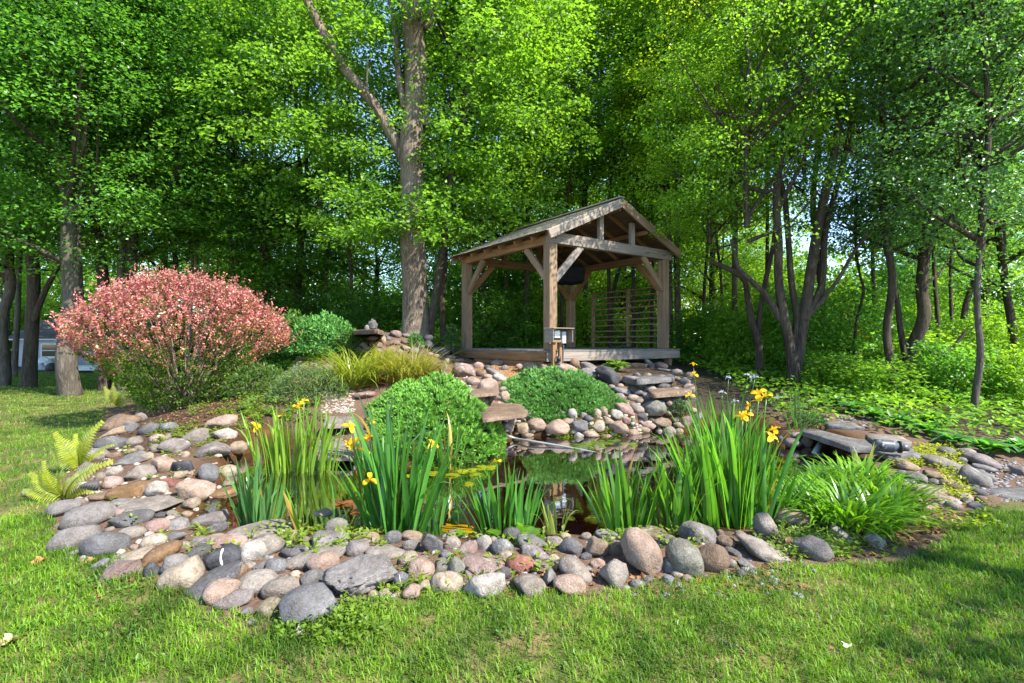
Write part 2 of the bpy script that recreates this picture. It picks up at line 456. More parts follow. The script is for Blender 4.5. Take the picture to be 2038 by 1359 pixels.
gme = mesh_np('ground', np.c_[xf, yf, zf], Q, smooth=True)
# soil kinds: mulch round the red bush, orange chips before the deck, forest floor
def blob(cx, cy, r0, r1): return sstep(r1, r0, np.hypot(xf - cx, yf - cy) + 0.35 * nz)
mulch = np.maximum(blob(-5.3, 7.9, 1.2, 2.6), blob(-3.9, 7.6, .4, 1.1))
chips = np.maximum(blob(.1, 10.1, .5, 1.2), blob(-.5, 10.4, .4, .9))
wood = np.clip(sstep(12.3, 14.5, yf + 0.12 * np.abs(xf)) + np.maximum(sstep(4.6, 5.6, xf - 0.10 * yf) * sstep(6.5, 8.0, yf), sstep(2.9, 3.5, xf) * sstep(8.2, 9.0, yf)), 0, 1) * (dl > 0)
silt = sstep(0.34, 0.02, dp + .15 * nz)
for k, a in (('lawn', lawn), ('mulch', mulch), ('chips', chips), ('woods', wood), ('silt', silt)):
    at_ = gme.attributes.new(k, 'FLOAT', 'POINT'); at_.data.foreach_set('value', a.astype(np.float32))
t = NT('ground_soil'); oc = t.objco()
n1 = t.noise(oc, 3.0, 6, 0.65); n2 = t.noise(oc, 38.0, 4, 0.7); n3 = t.noise(oc, 0.9, 4, 0.6)
soil = t.ramp(n2, [(0.3, (0.112, 0.069, 0.046)), (0.5, (0.198, 0.132, 0.092)), (0.72, (0.284, 0.211, 0.162))])
soil = t.mix(t.mapr(n1, 0.42, 0.62, 0, 0.6), soil, (0.145, 0.096, 0.066))
soil = t.mix(1.0, soil, (.62, .58, .56), 'MULTIPLY')
mul = t.ramp(n2, [(0.35, (0.023, 0.015, 0.011)), (0.55, (0.066, 0.040, 0.026)), (0.75, (0.132, 0.086, 0.059))])
chp = t.ramp(n2, [(0.33, (0.132, 0.066, 0.030)), (0.55, (0.277, 0.152, 0.066)), (0.75, (0.363, 0.251, 0.145))])
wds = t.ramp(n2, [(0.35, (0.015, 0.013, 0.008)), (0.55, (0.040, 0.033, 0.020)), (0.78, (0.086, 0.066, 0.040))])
turf = t.ramp(n2, [(0.3, (.035, .05, .010)), (0.5, (.065, .085, .018)), (0.75, (.13, .125, .045))])
turf = t.mix(t.mapr(n1, 0.48, 0.62, 0, 0.8), turf, (0.198, 0.132, 0.066))
sil = t.ramp(n1, [(0.35, (0.033, 0.017, 0.007)), (0.55, (0.073, 0.036, 0.012)), (0.75, (0.125, 0.066, 0.023))])
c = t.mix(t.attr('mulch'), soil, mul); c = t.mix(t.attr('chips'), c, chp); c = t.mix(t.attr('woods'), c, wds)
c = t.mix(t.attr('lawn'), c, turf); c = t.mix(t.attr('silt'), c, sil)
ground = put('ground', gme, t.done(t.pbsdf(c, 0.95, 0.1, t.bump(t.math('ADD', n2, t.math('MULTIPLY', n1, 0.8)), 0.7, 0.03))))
ground['kind'] = 'structure'; ground['label'] = 'ground with lawn, bare pinkish soil and forest floor'

# ------------------------------------------------------------------ pond water
cen = POND.mean(0); ang = norm(POND - cen)
rim = POND + ang * 0.14
bm = bmesh.new()
f = bm.faces.new([bm.verts.new((p[0], p[1], 0.0)) for p in rim])
bmesh.ops.triangulate(bm, faces=[f])
wme = bpy.data.meshes.new('water'); bm.to_mesh(wme); bm.free()
t = NT('pond_water'); oc = t.objco()
rip = t.bump(t.noise(oc, 7.0, 2, 0.4), 0.05, 0.02)
gl = t.n('ShaderNodeBsdfGlossy'); gl.inputs['Roughness'].default_value = 0.035; t.l(rip, gl.inputs['Normal'])
tr = t.n('ShaderNodeBsdfTransparent'); tr.inputs['Color'].default_value = (.34, .17, .065, 1)
fr = t.n('ShaderNodeFresnel'); fr.inputs['IOR'].default_value = 1.34; t.l(rip, fr.inputs['Normal'])
mx = t.n('ShaderNodeMixShader'); t.l(t.math('MULTIPLY', fr.outputs[0], 0.72), mx.inputs[0]); t.l(tr.outputs[0], mx.inputs[1]); t.l(gl.outputs[0], mx.inputs[2])
water = put('water', wme, t.done(mx.outputs[0]))
water['kind'] = 'structure'; water['label'] = 'dark brown still pond water'

# ------------------------------------------------------------------ lawn grass
def blades(P, L, W, lean, rnd, seg2):
    n = len(P); a = rng.uniform(0, 2 * math.pi, n); d = np.stack([np.cos(a), np.sin(a), np.zeros(n)], -1)
    b = a + math.pi / 2 + rng.normal(0, .4, n); s = np.stack([np.cos(b), np.sin(b), np.zeros(n)], -1) * W[:, None] / 2
    up = np.array([0, 0, 1.0])
    if seg2:
        mid = P + up * (L * .55 * np.cos(lean * .6))[:, None] + d * (L * .55 * np.sin(lean * .6))[:, None]
        tip = mid + up * (L * .45 * np.cos(lean * 1.5))[:, None] + d * (L * .45 * np.sin(lean * 1.5))[:, None]
        V = np.stack([P - s, P + s, mid + s * .8, mid - s * .8, tip], 1).reshape(-1, 3)
        i = np.arange(n)[:, None] * 5
        return V, i + np.array([0, 1, 2, 3]), i + np.array([3, 2, 4]), np.r_[rnd, rnd]
    tip = P + up * (L * np.cos(lean))[:, None] + d * (L * np.sin(lean))[:, None]
    V = np.stack([P - s, P + s, tip], 1).reshape(-1, 3)
    return V, None, np.arange(n)[:, None] * 3 + np.array([0, 1, 2]), rnd
def scatter_lawn(n, y0, y1, xl=-1.08, xr=1.08, edge=0.04):
    y = rng.uniform(y0, y1, n); 
    x = y * rng.uniform(xl, xr, n)
    w = y / y1
    k = rng.random(n) < w
    x, y = x[k], y[k]
    P = np.c_[x, y]
    return P[sdist(P, LAWN) < edge * fbm2(x, y, 3, 9.) + 0.03]
def grass_obj(name, parts, color, label):
    V, Q, T = join([(p[0], p[1], p[2]) for p in parts])
    r = np.concatenate([p[3][:len(p[1])] if p[1] is not None else np.zeros(0) for p in parts] + [p[3][-len(p[2]):] for p in parts])
    o = put(name, mesh_np(name, V, Q, T, attrs={'rnd': np.clip(r, 0, 1)}), M['grassblade'])
    o.color = (*color, 1); o['kind'] = 'stuff'; o['label'] = label
    return o
def lawn_set(n, y0, y1, L0, L1, W0, W1, seg2, xl=-1.08, xr=1.08):
    P = scatter_lawn(n, y0, y1, xl, xr)
    x, y = P[:, 0], P[:, 1]
    patch = fbm2(x, y, 2.2, 1.0); thin = fbm2(x, y, 1.4, 30.0)
    k = rng.random(len(x)) < np.clip(0.97 - 1.3 * np.clip(thin - 0.12, 0, 1) - .5 * np.clip(fbm2(x, y, 6.0, 14.0), 0, 1), 0.4, 1)
    x, y, patch = x[k], y[k], patch[k]; n = len(x)
    z = hz(x, y) + 0.002
    L = rng.uniform(L0, L1, n) * (1 + 0.35 * np.clip(patch, -1, 1)); W = rng.uniform(W0, W1, n)
    rnd = np.clip(0.52 - 0.75 * patch - .5 * fbm2(x, y, 7.0, 4.0) + rng.normal(0, .22, n), 0, 1)
    return blades(np.c_[x, y, z], L, W, np.abs(rng.normal(.8, .42, n)), rnd, seg2)
parts = [lawn_set(150000, 2.1, 4.4, .028, .070, .0035, .0065, True), lawn_set(90000, 4.4, 9, .04, .08, .006, .011, False, -1.08, .6), lawn_set(90000, 9, 27, .05, .08, .012, .022, False, -1.1, -.4)]
parts.append(lawn_set(9000, 3.3, 5.6, .03, .06, .004, .007, False, .5, 1.1))
grass_obj('grass', parts, (.088, .205, .018), 'short patchy green lawn grass')
ROCKS = [
(243, 840, 67, 34, 8, 'brown', 'b', 'dark brown boulder in shade at the left foot of the red bush'),
(279, 832, 24, 20, 0, 'grey', 'r', 'small speckled grey stone behind the dark brown boulder by the red bush'),
(259, 852, 32, 24, 0, 'bluegrey', 'b', 'blue-grey stone wedged against the front of the dark brown boulder'),
(232, 861, 51, 19, 14, 'tan', 'a', 'pale tan pointed slab beside the tip of the tall fern frond'),
(221, 884, 55, 30, 0, 'bluegrey', 'r', 'smooth blue-grey oval boulder just right of the yellow fern'),
(440, 840, 57, 30, 5, 'pinktan', 'b', 'pinkish tan boulder on the mulch right of the red bush stems'),
(444, 865, 49, 26, 0, 'white', 'b', 'pale grey-white boulder just below the pinkish tan one by the bush'),
(391, 869, 51, 42, 0, 'greytan', 'a', 'angular grey-tan boulder on the weedy strip left of the pale white one'),
(346, 889, 55, 32, -4, 'purple', 'b', 'dark purple-grey boulder with pale cracks on the reddish mulch'),
(424, 896, 64, 31, 4, 'purple', 'b', 'broad purple-grey layered boulder nearest the back left irises'),
(263, 915, 65, 25, 8, 'slate', 'a', 'blue-grey triangular slab sloping behind the fern'),
(289, 910, 28, 23, 0, 'cream', 'b', 'cream stone peeking behind the blue-grey triangular slab'),
(228, 939, 29, 21, 0, 'white', 'r', 'small whitish stone just right of the fern fronds'),
(275, 944, 57, 34, 8, 'greytan', 'b', 'grey boulder with pale diagonal streaks in the middle of the left bank'),
(327, 927, 45, 39, 0, 'pinktan', 'b', 'rounded pinkish boulder in the middle of the left bank'),
(369, 930, 45, 31, -28, 'black', 'a', 'tilted dark slate rock leaning on the rounded pinkish boulder'),
(416, 942, 42, 34, -65, 'bluegrey', 'r', "upright blue-grey oval stone at the pond's left tip"),
(450, 939, 37, 25, 0, 'cream', 'b', 'cream stone half in the water under the back left irises'),
(357, 946, 32, 19, 0, 'tan', 'b', 'flat tan stone below the tilted dark slate rock'),
(333, 961, 35, 27, -8, 'red', 'b', 'brick red stone among the grey rocks of the left bank'),
(379, 945, 17, 18, 0, 'pink', 'b', 'small pink-grey stone above the big pink boulder'),
(387, 977, 68, 48, -8, 'pinktan', 'b', "big pink and tan boulder standing at the pond's left edge"),
(378, 1002, 36, 31, 10, 'tan', 'a', 'tan stone in front of the big pink boulder at the water'),
(223, 961, 36, 27, 0, 'pink', 'r', 'pink rounded stone behind the lower fern'),
(172, 936, 37, 32, 0, 'purple', 'b', 'purple-grey boulder half hidden behind the fern fronds'),
(259, 976, 79, 30, 5, 'rust', 'f', 'long flat brown-orange slab in the left bank'),
(317, 974, 45, 32, -12, 'white', 'b', 'pale pink-white boulder next to the long brown-orange slab'),
(206, 987, 47, 20, 0, 'brown', 'f', 'dark brown flat stone right beside the fern base'),
(244, 1000, 49, 20, 0, 'grey', 'f', 'low grey stone under the long brown-orange slab'),
(304, 1004, 115, 34, 0, 'greytan', 'f', 'large flat speckled grey slab spanning the left bank'),
(176, 1029, 86, 50, 8, 'grey', 'r', 'big grey boulder with pale streaks left of the flat slab'),
(128, 1012, 52, 32, 0, 'grey', 'r', 'dark grey boulder lying in the striped shade of the fern'),
(234, 1021, 36, 19, 0, 'mauve', 'r', 'small mauve oval stone above the dark grey boulder'),
(257, 1034, 80, 39, 0, 'dkgrey', 'b', 'dark grey pitted boulder with flat top in the left bank'),
(314, 1049, 45, 31, 0, 'pink', 'r', 'rosy pink stone below the flat speckled slab'),
(148, 1073, 84, 50, 6, 'grey', 'r', "large smooth grey egg-shaped boulder on the lawn's left corner"),
(211, 1087, 79, 50, -4, 'bluegrey', 'r', 'large smooth blue-grey boulder next to the grey egg-shaped one'),
(261, 1063, 48, 28, 0, 'greytan', 'r', 'small tan-grey cobble behind the smooth blue-grey boulder'),
(300, 1082, 53, 34, 5, 'cream', 'b', 'cream speckled stone above the rusty brown one'),
(342, 1070, 49, 24, 0, 'slate', 'f', 'flat dark slate cobble with a seedling on it'),
(357, 1046, 50, 29, 0, 'grey', 'b', 'mid grey stone just right of the rosy pink stone'),
(418, 1036, 63, 37, 10, 'purple', 'b', "purple-grey boulder at the pond's front left corner"),
(431, 1051, 41, 23, 14, 'dkgrey', 'r', "small dark oval stone on the purple-grey boulder's front"),
(323, 1101, 70, 34, 22, 'rust', 'r', 'rusty brown oval boulder tilted up to the right'),
(257, 1110, 79, 23, 10, 'cream', 'f', 'long cream flat stone behind the purple-pink rock'),
(245, 1132, 76, 40, 5, 'mauve', 'a', 'purple-pink rough rock lying on the lawn edge'),
(198, 1126, 40, 22, 22, 'bluegrey', 'a', 'small blue-grey splinter of stone beside the purple-pink rock'),
(302, 1135, 37, 32, 30, 'black', 'a', 'dark slate wedge between the purple-pink and grey rocks'),
(347, 1128, 52, 45, 20, 'grey', 'b', 'grey leaning boulder right of the dark slate wedge'),
(366, 1148, 87, 57, 22, 'cream', 'b', 'large cream lichen-marked boulder tilted up to the right'),
(421, 1163, 123, 53, 26, 'dkgrey', 'r', 'very long dark grey boulder sloping down to the lawn'),
(437, 1182, 77, 56, 20, 'pinktan', 'b', 'pinkish rock tucked under the very long dark boulder'),
(468, 1191, 79, 40, 8, 'purple', 'b', 'grey-purple low rock at the lawn below the long dark boulder'),
(445, 1111, 72, 47, 0, 'black', 'r', 'black boulder with a white quartz stripe'),
(395, 1078, 49, 28, 10, 'purple', 'a', 'angular purple-grey rock above the black striped boulder'),
(393, 1099, 49, 28, 12, 'dkgrey', 'b', 'dark grey rock left of the black striped boulder'),
(457, 1083, 62, 39, -4, 'pink', 'b', 'pink-grey smooth boulder behind the black striped boulder'),
(506, 1100, 54, 44, 0, 'white', 'r', 'speckled white and pink granite cobble beside the black striped boulder'),
(533, 1086, 61, 45, 0, 'greytan', 'b', 'tan-grey boulder behind the speckled granite cobble'),
(548, 1128, 40, 32, 0, 'bluegrey', 'r', 'round speckled blue-grey cobble in front of the tan-grey boulder'),
(520, 1130, 33, 20, 10, 'slate', 'b', 'small slate stone left of the round blue-grey cobble'),
(512, 1160, 79, 46, 6, 'greytan', 'r', 'smooth tan-grey cobble right of the very long dark boulder'),
(559, 1172, 68, 45, 5, 'greytan', 'r', 'smooth tan-grey cobble beside the front blue-grey boulder'),
(587, 1097, 50, 24, -4, 'dkgrey', 'r', 'dark grey cobble with a weed behind it'),
(588, 1144, 21, 16, 0, 'cream', 'r', 'tiny cream pebble between the smooth cobbles'),
(538, 1211, 46, 38, 10, 'olive', 'r', 'olive-grey half-buried cobble left of the front blue-grey boulder'),
(615, 1205, 107, 76, 4, 'bluegrey', 'r', 'biggest smooth blue-grey boulder at the very front on the grass'),
(656, 1073, 74, 45, -8, 'grey', 'a', 'pointed pale grey boulder at the front of the pond'),
(627, 1110, 112, 34, 8, 'greytan', 'r', 'long smooth tan-grey boulder behind the biggest fissured rock'),
(644, 1120, 62, 39, 8, 'pinktan', 'r', 'pinkish cobble resting against the long tan-grey boulder'),
(619, 1154, 52, 37, 30, 'slate', 'b', 'slate stone wedged left of the biggest fissured rock'),
(490, 1219, 25, 19, 0, 'slate', 'a', 'small slate chip in the bare soil at the lawn edge'),
(640, 1029, 54, 28, 18, 'tan', 'b', "tan stone half under water at the pond's front left"),
(581, 1041, 34, 20, -8, 'tan', 'b', 'small wet tan stone at the front left iris feet'),
(522, 1053, 123, 32, 0, 'greytan', 'f', "long low grey ledge stone at the pond's front left"),
(586, 1067, 25, 22, 0, 'pinktan', 'r', 'small pinkish stone at the end of the long grey ledge'),
(441, 982, 57, 28, 10, 'rust', 'f', "flat brown stone under shallow water at the pond's left"),
(430, 1070, 42, 16, 0, 'cream', 'f', 'thin cream stone between the purple-grey boulders'),
(474, 890, 36, 24, 0, 'tan', 'b', 'tan stone at the foot of the back left irises'),
(190, 1105, 24, 16, 0, 'tan', 'b', 'small tan chip between the two smooth big boulders'),
(669, 1050, 42, 35, 0, 'greengrey', 'r', 'mossy dark green boulder standing in the pond edge'),
(713, 1092, 58, 32, 5, 'purple', 'b', 'grey-pink boulder behind the biggest fissured rock'),
(725, 1070, 58, 25, 0, 'tan', 'f', 'flat tan stone striped by iris shadows'),
(769, 1098, 79, 28, -6, 'greytan', 'r', "broad smooth tan boulder touching the fissured rock's top"),
(715, 1142, 165, 75, 12, 'grey', 'g', 'biggest grey fissured boulder at the front of the pond'),
(817, 1069, 46, 25, 0, 'tan', 'b', 'tan stone behind the tall pointed dark rock'),
(818, 1085, 35, 25, 0, 'grey', 'b', 'grey stone left of the tall pointed dark rock'),
(813, 1113, 39, 27, 24, 'cream', 'r', 'cream oval cobble right of the biggest fissured rock'),
(856, 1084, 48, 51, 0, 'dkgrey', 'a', 'tall pointed dark grey rock with flat facets'),
(899, 1082, 35, 29, 0, 'greytan', 'a', 'grey-tan rock right of the tall pointed dark one'),
(934, 1089, 54, 35, 10, 'mauve', 'a', 'mauve peaked rock at the front of the pond'),
(962, 1084, 32, 35, -10, 'white', 'b', 'pinkish white rock right of the mauve peaked one'),
(998, 1092, 46, 35, 0, 'bluegrey', 'r', 'blue-grey round cobble right of the pinkish white rock'),
(837, 1134, 53, 48, 0, 'pinktan', 'b', 'pink-grey boulder in front of the cream oval cobble'),
(878, 1130, 42, 32, 20, 'greengrey', 'b', 'grey-green rock with moss left of the upright egg stone'),
(907, 1129, 41, 33, 80, 'greengrey', 'r', 'upright egg-shaped grey-green cobble'),
(960, 1122, 87, 38, -6, 'mauve', 'r', 'broad mauve-brown boulder right of the upright egg stone'),
(1009, 1106, 35, 19, 0, 'cream', 'r', 'cream stone above the broad mauve-brown boulder'),
(1035, 1122, 58, 33, -4, 'red', 'r', 'reddish pink granite boulder in the front border'),
(891, 1164, 65, 47, -8, 'cream', 'b', 'rough cream boulder at the lawn under the egg stone'),
(966, 1166, 80, 51, 0, 'white', 'a', 'whitest rough blocky boulder on the lawn edge'),
(798, 1155, 35, 29, 60, 'bluegrey', 'r', 'small upright blue-grey stone with a white vein'),
(821, 1180, 39, 30, 0, 'pinktan', 'b', 'pinkish block sunk in the lawn edge'),
(919, 1156, 10, 8, 0, 'pink', 'r', 'tiny pink pebble under the upright egg stone'),
(598, 1258, 30, 20, -50, 'white', 'a', 'small pink-white chip lying in the grass below the blue-grey boulder'),
(502, 1239, 19, 13, 0, 'slate', 'a', 'second small slate chip nearest the grass'),
(1053, 1081, 72, 34, 0, 'slate', 'b', 'grey slate boulder striped by iris shade'),
(1063, 1103, 60, 29, -5, 'purple', 'a', 'lilac-grey angular rock in front of the slate boulder'),
(1049, 1164, 72, 44, -20, 'greytan', 'b', 'brown-grey boulder low on the lawn edge'),
(1103, 1080, 36, 24, 0, 'greytan', 'r', 'grey-tan cobble behind the blue-grey oval one'),
(1138, 1089, 48, 33, 0, 'bluegrey', 'r', 'blue-grey oval cobble left of the tan-brown block'),
(1085, 1126, 51, 22, 5, 'olive', 'a', 'olive-brown angular stone behind the small upright grey one'),
(1146, 1137, 75, 41, -36, 'greytan', 'r', 'grey smooth boulder sloping down to the right'),
(1094, 1148, 43, 29, 85, 'grey', 'a', 'small upright grey stone in the front border'),
(1138, 1165, 72, 41, -14, 'pinktan', 'b', 'pinkish smooth boulder at the lawn right of the upright grey stone'),
(1188, 1090, 47, 41, 70, 'tan', 'b', 'tan-brown blocky boulder left of the tallest boulder'),
(1212, 1065, 54, 24, -8, 'grey', 'b', 'grey stone at the pool edge behind the tan-brown block'),
(1222, 1092, 37, 33, 0, 'brown', 'b', 'brown-grey rock between the tan-brown block and the tallest boulder'),
(1277, 1098, 100, 66, -52, 'pinktan', 'r', 'tallest pinkish brown boulder leaning at the front border'),
(1228, 1142, 67, 64, 0, 'greytan', 'a', 'angular blocky grey-tan rock under the tallest boulder'),
(1188, 1123, 34, 24, 0, 'pinktan', 'b', 'pink-grey stone above the angular blocky rock'),
(1294, 1059, 63, 25, 0, 'olive', 'f', 'olive flat rock at the water behind the tallest boulder'),
(1362, 1111, 85, 59, -48, 'greengrey', 'r', 'leaning egg-shaped grey-green boulder right of the tallest one'),
(1330, 1128, 35, 29, -50, 'bluegrey', 'b', 'blue-grey slab wedged between the two leaning boulders'),
(1327, 1078, 39, 24, 10, 'slate', 'b', 'slate stone behind the two leaning boulders'),
(1389, 1064, 75, 49, -5, 'grey', 'b', 'grey boulder crossed by iris leaf shadows'),
(1418, 1113, 63, 55, 0, 'brown', 'r', 'brown boulder right of the leaning egg-shaped one'),
(1450, 1078, 45, 26, -10, 'brown', 'b', 'brown stone under the big right irises'),
(1459, 1101, 48, 17, -8, 'dkgrey', 'a', "dark thin slab behind the brown boulder's right side"),
(1483, 1121, 42, 18, -24, 'slate', 'a', 'slate splinter on the bare soil by the brown boulder'),
(1524, 1096, 118, 41, -21, 'greytan', 'b', 'long grey-tan boulder sloping into the lawn'),
(1520, 1049, 53, 42, -70, 'greytan', 'b', 'tan-grey upright boulder right of the big iris clump'),
(1125, 1068, 22, 15, 0, 'cream', 'r', 'pale pebble at the waterline in front of the yellow lily pads'),
(1581, 1035, 70, 42, -5, 'tan', 'r', 'tan boulder under the right daylily clump'),
(1563, 1081, 31, 27, 0, 'red', 'b', 'red-brown stone among weeds under the tan boulder'),
(1619, 1094, 70, 51, -32, 'purple', 'b', 'grey-purple boulder nearest the lawn on the right front'),
(1673, 1066, 56, 36, -42, 'grey', 'b', "grey wedge boulder under the daylily's dry leaves"),
(1739, 1079, 40, 30, -6, 'grey', 'r', 'single round grey cobble on the bare soil'),
(1834, 1006, 39, 37, -25, 'tan', 'a', "tan angular rock at the daylily clump's right end"),
(1856, 979, 86, 27, -10, 'pinktan', 'f', 'pink-grey flat boulder behind the tan angular rock'),
(1826, 952, 37, 22, -14, 'grey', 'r', 'grey oval stone right of the daylilies'),
(1859, 960, 21, 14, 0, 'greengrey', 'r', 'small grey-green pebble stone between larger right bank rocks'),
(1862, 947, 56, 21, -14, 'brown', 'f', 'brown flat stone under the light green weeds'),
(1885, 963, 28, 20, -10, 'tan', 'b', 'tan stone below the light green weeds'),
(1937, 951, 58, 44, -38, 'grey', 'b', 'big grey boulder with pale patches on the right bank'),
(1873, 922, 72, 27, -8, 'greytan', 'r', 'long rounded tan-grey boulder on the right bank'),
(1821, 913, 38, 21, -30, 'grey', 'r', "grey curved stone right of the grey pipe fitting's slab"),
(1805, 927, 45, 26, -20, 'tan', 'b', 'tan boulder with yellow weeds right of the daylilies'),
(1953, 918, 59, 28, -14, 'purple', 'r', 'purple-grey oval boulder on the path edge'),
(1959, 931, 41, 18, -8, 'grey', 'f', 'low grey stone under the purple-grey oval boulder'),
(2024, 936, 29, 26, -15, 'purple', 'a', 'angular purple-grey stone beside the hostas at the path'),
(1575, 881, 34, 17, 0, 'purple', 'r', 'wet grey cobble at the far right waterline'),
(1605, 878, 22, 24, 0, 'tan', 'r', 'rounded tan cobble under the slate ledge'),
(1584, 867, 25, 14, 0, 'greytan', 'r', 'grey-tan cobble behind the wet grey one'),
(1558, 875, 22, 17, 0, 'dkgrey', 'r', 'dark wet cobble at the far right pool corner'),
(1059, 730, 35, 17, 0, 'pinktan', 'r', 'smooth pinkish white cobble under the wooden outlet stand'),
(1086, 731, 26, 14, -6, 'tan', 'r', 'tan cobble at the foot of the outlet stand'),
(1021, 722, 11, 11, 0, 'pink', 'r', 'small round pink stone in front of the deck skirt'),
(1033, 729, 15, 10, 0, 'pink', 'r', 'pink cobble right of the small round pink stone'),
(1126, 736, 46, 22, -16, 'pinktan', 'r', 'brown-pink oval boulder right of the outlet stand'),
(1142, 725, 26, 23, -30, 'brown', 'r', 'dark brown-grey cobble under the small round shrub'),
(1172, 733, 39, 21, -26, 'grey', 'r', 'grey boulder below the small round shrub'),
(1171, 744, 37, 22, -10, 'grey', 'b', 'lower grey boulder resting above the right juniper'),
(1211, 751, 59, 32, -38, 'black', 'b', 'dark slate boulder under the striped hosta'),
(1262, 760, 50, 23, -18, 'grey', 'b', 'grey boulder with pale patches below the striped hosta'),
(1269, 727, 40, 13, 0, 'brown', 'f', "flat brown-grey rock under the deck's front edge"),
(1291, 726, 27, 16, -42, 'bluegrey', 'a', 'tilted blue-grey slab under the deck'),
(1315, 728, 27, 15, -8, 'mauve', 'r', 'brown-purple cobble under the deck corner'),
(1322, 736, 30, 10, -10, 'grey', 'f', 'low grey stone on top of the flat stone step'),
(1348, 742, 21, 15, 0, 'greytan', 'b', "grey-tan stone at the deck's support post"),
(1238, 779, 38, 14, -18, 'grey', 'r', "long grey cobble at the right juniper's upper edge"),
(1268, 781, 26, 12, -8, 'dkgrey', 'r', 'dark cobble on the shaded stone steps'),
(1288, 788, 23, 13, 0, 'grey', 'r', 'pale grey cobble on the shaded slope'),
(1310, 785, 28, 12, -8, 'dkgrey', 'b', 'dark flat cobble above the large grey-green boulder'),
(1348, 790, 28, 14, -6, 'dkgrey', 'b', 'dark stone at the right end of the shaded slope'),
(1326, 795, 22, 11, -8, 'dkgrey', 'b', 'small dark stone behind the two round cobbles'),
(1301, 811, 48, 31, -10, 'greengrey', 'b', 'large grey-green boulder on the shaded pond bank'),
(1315, 805, 16, 16, -30, 'bluegrey', 'r', 'small blue-grey cobble behind the large grey-green boulder'),
(1332, 805, 15, 15, 0, 'mauve', 'r', 'round mauve cobble right of the large grey-green boulder'),
(1267, 813, 30, 18, -22, 'greytan', 'r', "tan-grey cobble at the right juniper's lower tip"),
(1242, 815, 38, 24, -24, 'pink', 'r', 'pinkish grey cobble under the right juniper'),
(1227, 825, 26, 19, -30, 'white', 'b', 'light grey cobble among the pebbles under the right juniper'),
(1277, 829, 33, 19, -20, 'dkgrey', 'b', 'dark green-grey rock on the pond bank'),
(1289, 845, 32, 14, -18, 'mauve', 'r', 'brown-pink cobble above the tan waterline stone'),
(1316, 841, 38, 24, -18, 'brown', 'b', 'brown rough rock on the far pond bank'),
(1280, 855, 30, 16, -4, 'tan', 'r', 'smooth tan oval stone at the far waterline'),
(1231, 852, 45, 28, -10, 'pinktan', 'b', 'large pink-brown boulder at the far waterline'),
(1245, 839, 20, 22, 10, 'pink', 'a', 'pink block leaning behind the large pink-brown boulder'),
(1188, 847, 35, 23, -16, 'cream', 'b', 'pale tan-white rock at the far pond bank'),
(1155, 847, 35, 23, -8, 'bluegrey', 'b', 'blue-grey boulder right of the single iris tuft'),
(1175, 863, 33, 14, -8, 'pinktan', 'r', 'pink-tan flat cobble at the far waterline'),
(1154, 869, 23, 15, -18, 'white', 'a', 'white pointed stone at the far waterline'),
(1207, 868, 20, 8, 0, 'pink', 'r', 'low pink cobble barely above the far water'),
(1109, 851, 48, 31, 5, 'pinktan', 'b', 'big pink-tan cracked boulder left of the single iris tuft'),
(1067, 845, 41, 26, -10, 'pinktan', 'b', 'pink-tan block right of the stone spillway'),
(1038, 852, 31, 22, -8, 'tan', 'b', 'tan rounded block under the spillway slab'),
(1050, 865, 24, 11, 0, 'tan', 'r', 'yellow-tan cobble in the water under the spillway'),
(1010, 850, 26, 19, -30, 'purple', 'r', "purple-grey cobble under the spillway slab's left end"),
(1017, 834, 30, 17, 0, 'greytan', 'b', 'grey-brown stone in the shade of the spillway slab'),
(1036, 832, 15, 12, 0, 'dkgrey', 'b', 'dark stone at the back of the spillway slab'),
(1129, 838, 22, 13, -6, 'tan', 'r', 'tan cobble above the big pink-tan cracked boulder'),
(1139, 824, 23, 18, -75, 'white', 'r', "upright white cobble in the right juniper's lower edge"),
(1188, 824, 22, 20, -50, 'pinktan', 'r', 'pinkish white cobble peeking from the right juniper'),
(1202, 819, 20, 14, -70, 'tan', 'r', 'narrow tan cobble right of the pinkish white one'),
(1211, 838, 21, 15, -10, 'tan', 'b', 'tan stone behind the large pink-brown boulder'),
(1120, 823, 22, 12, 0, 'greytan', 'b', "grey-tan stone in the right juniper's lower foliage"),
(1261, 842, 15, 18, 0, 'grey', 'b', 'grey stone right of the leaning pink block'),
(1351, 846, 23, 12, -6, 'pinktan', 'r', 'pink-tan cobble at the far right waterline'),
(1366, 838, 23, 22, -20, 'mauve', 'b', 'brown-pink boulder at the far iris bed'),
(1383, 847, 16, 12, 0, 'dkgrey', 'r', 'dark cobble at the feet of the far irises'),
(1005, 791, 25, 21, -75, 'pinktan', 'r', 'brown-pink boulder left of the right juniper'),
(1370, 853, 10, 10, 0, 'red', 'b', 'small reddish stone at the water by the far irises'),
(919, 737, 57, 46, 0, 'mauve', 'a', 'big mauve-brown angular boulder right of the grass clump'),
(984, 743, 37, 15, -26, 'grey', 'r', 'long grey cobble sloping behind the big mauve boulder'),
(952, 729, 22, 16, -8, 'pink', 'r', 'pink cobble behind the big mauve boulder'),
(957, 744, 20, 16, -10, 'brown', 'r', 'brown cobble right of the big mauve boulder'),
(971, 751, 25, 13, -10, 'pinktan', 'r', 'small pinkish cobble above the pale pink boulder'),
(995, 753, 29, 16, -26, 'white', 'r', "light grey cobble left of the right juniper's top"),
(942, 760, 30, 21, -10, 'pinktan', 'b', 'pink-tan stone under the big mauve boulder'),
(973, 773, 44, 39, -10, 'pinktan', 'b', 'pale pink boulder above the spillway slab'),
(984, 792, 25, 13, 0, 'grey', 'b', 'grey stone under the pale pink boulder'),
(971, 713, 28, 21, -6, 'pinktan', 'b', 'pinkish tan stone standing before the deck skirt'),
(985, 710, 24, 17, -60, 'grey', 'r', 'grey oval stone leaning on the pinkish tan one by the deck'),
